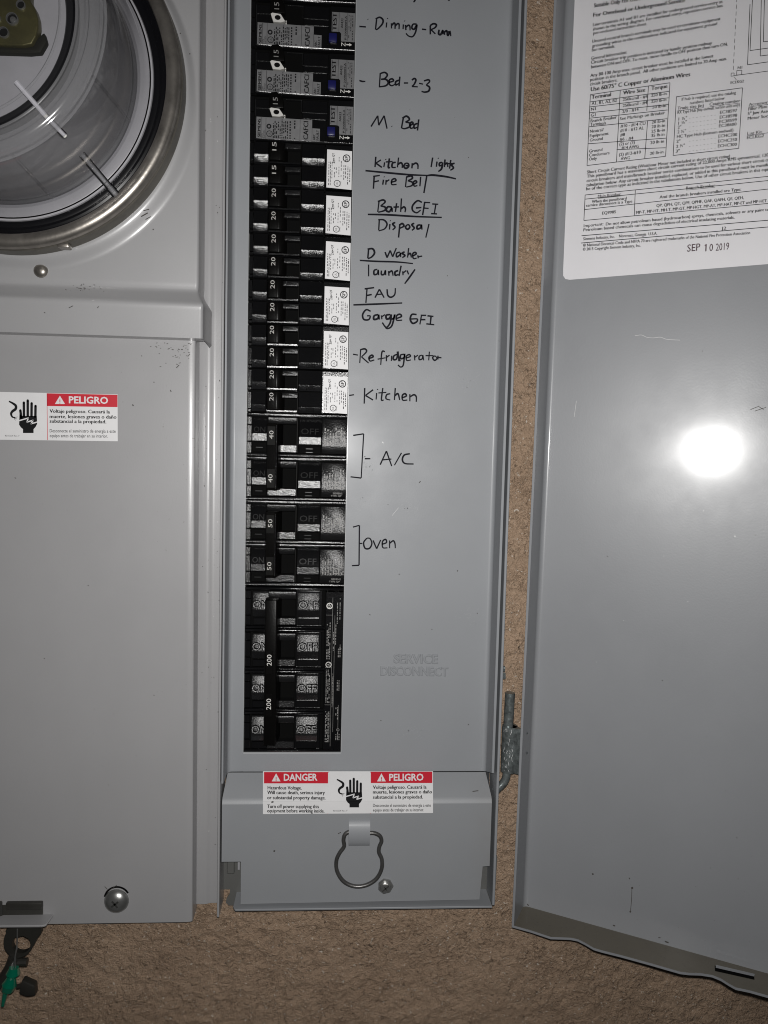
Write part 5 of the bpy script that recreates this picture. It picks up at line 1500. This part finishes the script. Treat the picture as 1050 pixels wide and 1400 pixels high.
body = [('Line terminals A1 and B1 are installed for underground service entry as', 212, 126, 832, 14), ('shown in the wiring diagram. For overhead entry, reposition service bus', 212, 147, 833, 33), ('per enclosed instruction sheet.', 214, 166, 470, 120),
        ('Unused neutral branch terminals may be used to terminate equipment', 209, 205, 822, 96), ('grounding wires in the combinations indicated for equipment ground', 209, 227, 806, 120), ('bar terminals.', 207, 247, 318, 227),
        ('General Information:', 204, 287, 375, 256), ('Circuit breaker trip position is indicated by handle position midway', 203, 306, 782, 212), ('between ON and OFF. To reset, move handle to OFF position then turn ON.', 203, 328, 857, 218),
        ('Any 80-100 Amp max. circuit breaker must be installed in the lowest', 200, 369, 788, 274), ('position in the branch panel.  All other positions are limited to 70 Amp max.', 199, 389, 853, 287), ('circuit breakers.', 198, 410, 329, 390)]
for s, x0, y0, x1, y1 in body: tl(s, x0, y0, x1, y1, 15.5)
tl('Use 60/75° C Copper or Aluminum Wires', 202, 437, 677, 364, 20, bold=0.04)
# wire size table
for a in (((200, 453), (581, 396)), ((196, 488), (577, 437)), ((195, 512), (575, 468)), ((194, 540), (573, 500)), ((193, 566), (570, 526)), ((192, 607), (568, 568)), ((189, 688), (562, 661)), ((326, 716), (560, 707)), ((184, 792), (560, 748))):
    ln(*a[0], *a[1])
ln(200, 453, 184, 792); ln(581, 396, 560, 748); ln(343, 432, 325, 775); ln(478, 412, 470, 530); ln(474, 578, 460, 760)
for s, x0, y0, x1, y1, b in (('Terminal', 206, 474, 298, 460, .02), ('Wire Size', 357, 453, 462, 438, .02), ('Torque', 492, 432, 568, 420, .02), ('A1, B1, A2, B2', 206, 503, 326, 487, 0), ('N1', 203, 530, 226, 527, 0), ('G1', 202, 559, 224, 556, 0),
        ('250kcmil - #4', 355, 484, 473, 468, 0), ('250kcmil - #4', 355, 513, 471, 497, 0), ('2/0 - #14', 353, 541, 430, 530, 0), ('250 lb-in', 491, 464, 564, 454, 0), ('250 lb-in', 491, 493, 563, 483, 0), ('50 lb-in', 497, 520, 562, 511, 0),
        ('Branch Breaker', 201, 586, 326, 567, 0), ('Terminals', 200, 603, 274, 595, 0), ('See Markings on Breaker', 341, 575, 556, 546, 0), ('Neutral/', 198, 636, 263, 627, 0), ('Equipment', 197, 657, 287, 645, 0), ('Ground', 197, 678, 259, 669, 0),
        ('#10 - #14 CU', 344, 611, 463, 597, 0), ('#10 - #12 AL', 343, 632, 455, 619, 0), ('#8', 343, 653, 365, 650, 0), ('#6 - #4', 340, 674, 405, 667, 0), ('20 lb-in', 494, 592, 557, 584, 0), ('20 lb-in', 493, 614, 557, 606, 0), ('25 lb-in', 492, 636, 556, 628, 0), ('35 lb-in', 491, 656, 554, 649, 0),
        ('Ground', 194, 731, 257, 722, 0), ('Conductors', 193, 750, 291, 738, 0), ('Only', 193, 769, 231, 764, 0), ('(2) or (3)', 339, 697, 412, 688, 0), ('#14 AWG', 349, 715, 431, 707, 0), ('(2) #12-#10', 337, 747, 441, 734, 0), ('AWG', 345, 767, 389, 762, 0), ('20 lb-in', 487, 690, 552, 682, 0), ('20 lb-in', 485, 742, 549, 733, 0)):
    tl(s, x0, y0, x1, y1, 18 if b else 14.5, bold=max(b * 2, 0.026))
# hub catalogue box
ln(612, 463, 928, 420); ln(612, 463, 596, 744); ln(928, 420, 910, 710); ln(596, 744, 910, 710)
for s, x0, y0, x1, y1, b in (('If hub is required, use the catalog', 637, 482, 896, 450, 0), ('numbers listed below', 676, 500, 842, 476, 0), ('Trade size (in)', 617, 525, 742, 511, .012), ('Catalog number', 770, 506, 917, 488, .012), ('RX Type Hub (top endwall, surface units only)', 617, 545, 914, 508, 0),
        ('1 ¼"', 622, 577, 662, 571, 0), ('1 ½"', 621, 597, 661, 590, 0), ('2"', 618, 617, 634, 614, 0), ('2 ½"', 617, 639, 657, 633, 0), ('HC Type Hub (bottom endwall)', 614, 661, 884, 629, 0), ('2"', 612, 684, 630, 682, 0), ('2 ½"', 611, 708, 651, 702, 0), ('3"', 609, 731, 627, 729, 0),
        ('EC38597', 820, 545, 902, 535, 0), ('EC38598', 819, 568, 902, 558, 0), ('EC38599', 817, 590, 900, 580, 0), ('EC38600', 815, 610, 899, 600, 0), ('ECHC200', 813, 659, 902, 650, 0), ('ECHC250', 811, 683, 901, 674, 0), ('ECHC300', 810, 706, 900, 697, 0)):
    tl(s, x0, y0, x1, y1, 14.5, bold=max(b * 2, 0.026))
ln(617, 530, 742, 515, .5); ln(770, 511, 917, 493, .5)
for y0, y1 in ((566, 550), (588, 571), (608, 591), (629, 613), (676, 660), (701, 685), (724, 708)):
    for t in np.linspace(0, 0.92, 8): ln(672 + 132 * t, y0 + (y1 - y0) * t, 672 + 132 * (t + 0.05), y0 + (y1 - y0) * (t + 0.05), 0.35)
# wiring diagram corner
for k in range(11):
    t0, t1 = k / 11.0, (k + 0.6) / 11.0
    ln(901 - 18 * t0, -10 + 358 * t0, 901 - 18 * t1, -10 + 358 * t1, 0.7)
ln(976, -10, 964, 242); ln(964, 242, 1080, 226); ln(1018, -10, 1013, 268); ln(1013, 268, 1080, 259); ln(1033, -10, 1028, 200); ln(1028, 200, 1080, 194); ln(964, 20, 952, 310); ln(952, 310, 1080, 292)
for x0, y0, w, h in ((874, 350, 14, 15), (901, 337, 24, 22)):
    ln(x0, y0, x0 + w, y0 - 1, .8); ln(x0, y0, x0 - 1, y0 + h, .8); ln(x0 + w, y0 - 1, x0 + w - 1, y0 + h - 2, .8); ln(x0 - 1, y0 + h, x0 + w - 1, y0 + h - 2, .8)
ln(888, 362, 1080, 336, .8); ln(888, 368, 900, 384, .7)
tl('N1', 905, 331, 926, 328, 13); tl('ECLKG2', 871, 402, 934, 394, 13)
tl('Accessories', 958, 508, 1075, 492, 14.5, bold=.02); ln(958, 512, 1075, 496, .6)
tl('Filler Plate QF3', 956, 529, 1090, 509, 14.5); tl('5" Jaw Assembly', 953, 551, 1100, 531, 14.5); tl('Meter Socket', 953, 574, 1080, 557, 14.5)
tl('Lug Kit', 951, 646, 1021, 637, 14.5, bold=.012); ln(951, 650, 1060, 634, .6); tl('ECLKG2', 949, 666, 1030, 656, 14.5)
for s, x0, y0, x1, y1 in (('Short Circuit Current Rating (Watthour Meter not included in short circuit rating)', 184, 831, 868, 754), ('This panelboard has a maximum short circuit current rating of 22,000 Amps RMS symmetrical, 120/240 V', 183, 851, 1110, 741), ('circuit breakers and main/branch breaker series combinations to be used for various short circuit currents', 182, 872, 1110, 765),
        ('tabulation below. Any circuit breaker installed, replaced, or added in this panelboard must be manufactured', 181, 893, 1110, 788), ('be of the correct type as indicated in the tabulations below. Use of other circuit breakers in this equipment', 180, 911, 1110, 810)):
    tl(s, x0, y0, x1, y1, 15)
ln(175, 933, 1110, 838); ln(174, 953, 1110, 858); ln(172, 1003, 1110, 898); ln(169, 1055, 1110, 968); ln(175, 933, 169, 1055); ln(415, 909, 410, 1033)
for s, x0, y0, x1, y1 in (('Main Breaker', 236, 947, 345, 935), ('When the panelboard', 207, 972, 373, 955), ('service disconnect is a Type', 180, 990, 400, 969), ('EQ9985', 256, 1027, 322, 1020), ('Branch Breaker', 658, 907, 797, 893), ('And the branch breakers installed are Type:', 531, 950, 921, 912), ('QP, QPH, QT, QPF, QPHF, QAF, QAFH, QE, QEH,', 516, 991, 933, 952), ('MP-T, MP-HT, MH-T, MP-GT, MP-HGT, MP-AT, MP-HAT, MP-ET and MP-HET', 419, 1024, 1044, 967),
        ('Important:', 168, 1088, 262, 1078), ('Do not allow petroleum based (hydrocarbon) sprays, chemicals, solvents or any paint to come', 274, 1079, 1110, 1003), ('Petroleum based chemicals can cause degradation of electrical insulating materials.', 167, 1107, 890, 1046),
        ('Siemens Industry, Inc.    Norcross, Georgia  U.S.A.', 166, 1150, 519, 1123), ('J2', 827, 1100, 850, 1098), ('® National Electrical Code and NFPA 70 are registered trademarks of the National Fire Protection Association', 165, 1181, 964, 1120), ('© 2015 Copyright Siemens Industry, Inc.', 164, 1200, 440, 1181)):
    tl(s, x0, y0, x1, y1, 14 if s[0] not in 'I' else 15, bold=.016 if s in ('Important:', 'J2', 'Main Breaker', 'Branch Breaker') else .03)
ln(236, 950, 345, 938, .5); ln(658, 910, 797, 896, .5)
ln(158, 1128, 1110, 1049, 1.0); ln(155, 1163, 1110, 1081, 1.0)
mb.build('lettering', il, smooth=False)
mb = MB()
for s, x0, y0, x1, y1 in (('SEP', 663, 1205, 725, 1198), ('I', 750, 1203, 755, 1202), ('0', 769, 1202, 786, 1200), ('2019', 800, 1200, 863, 1194)):
    text_px(mb, 'stamp_ink', s, H_(x0, y0), H_(x1, y1), 34 / 3.5, E3, UPV, 0.008)
line_px(mb, 'stamp_ink', [H_(747, 1177), H_(752.5, 1170)], 0.9, E3)
mb.build('date_stamp', il, smooth=False)

for o in list(bpy.data.objects):
    if '_o' in o: del o['_o']
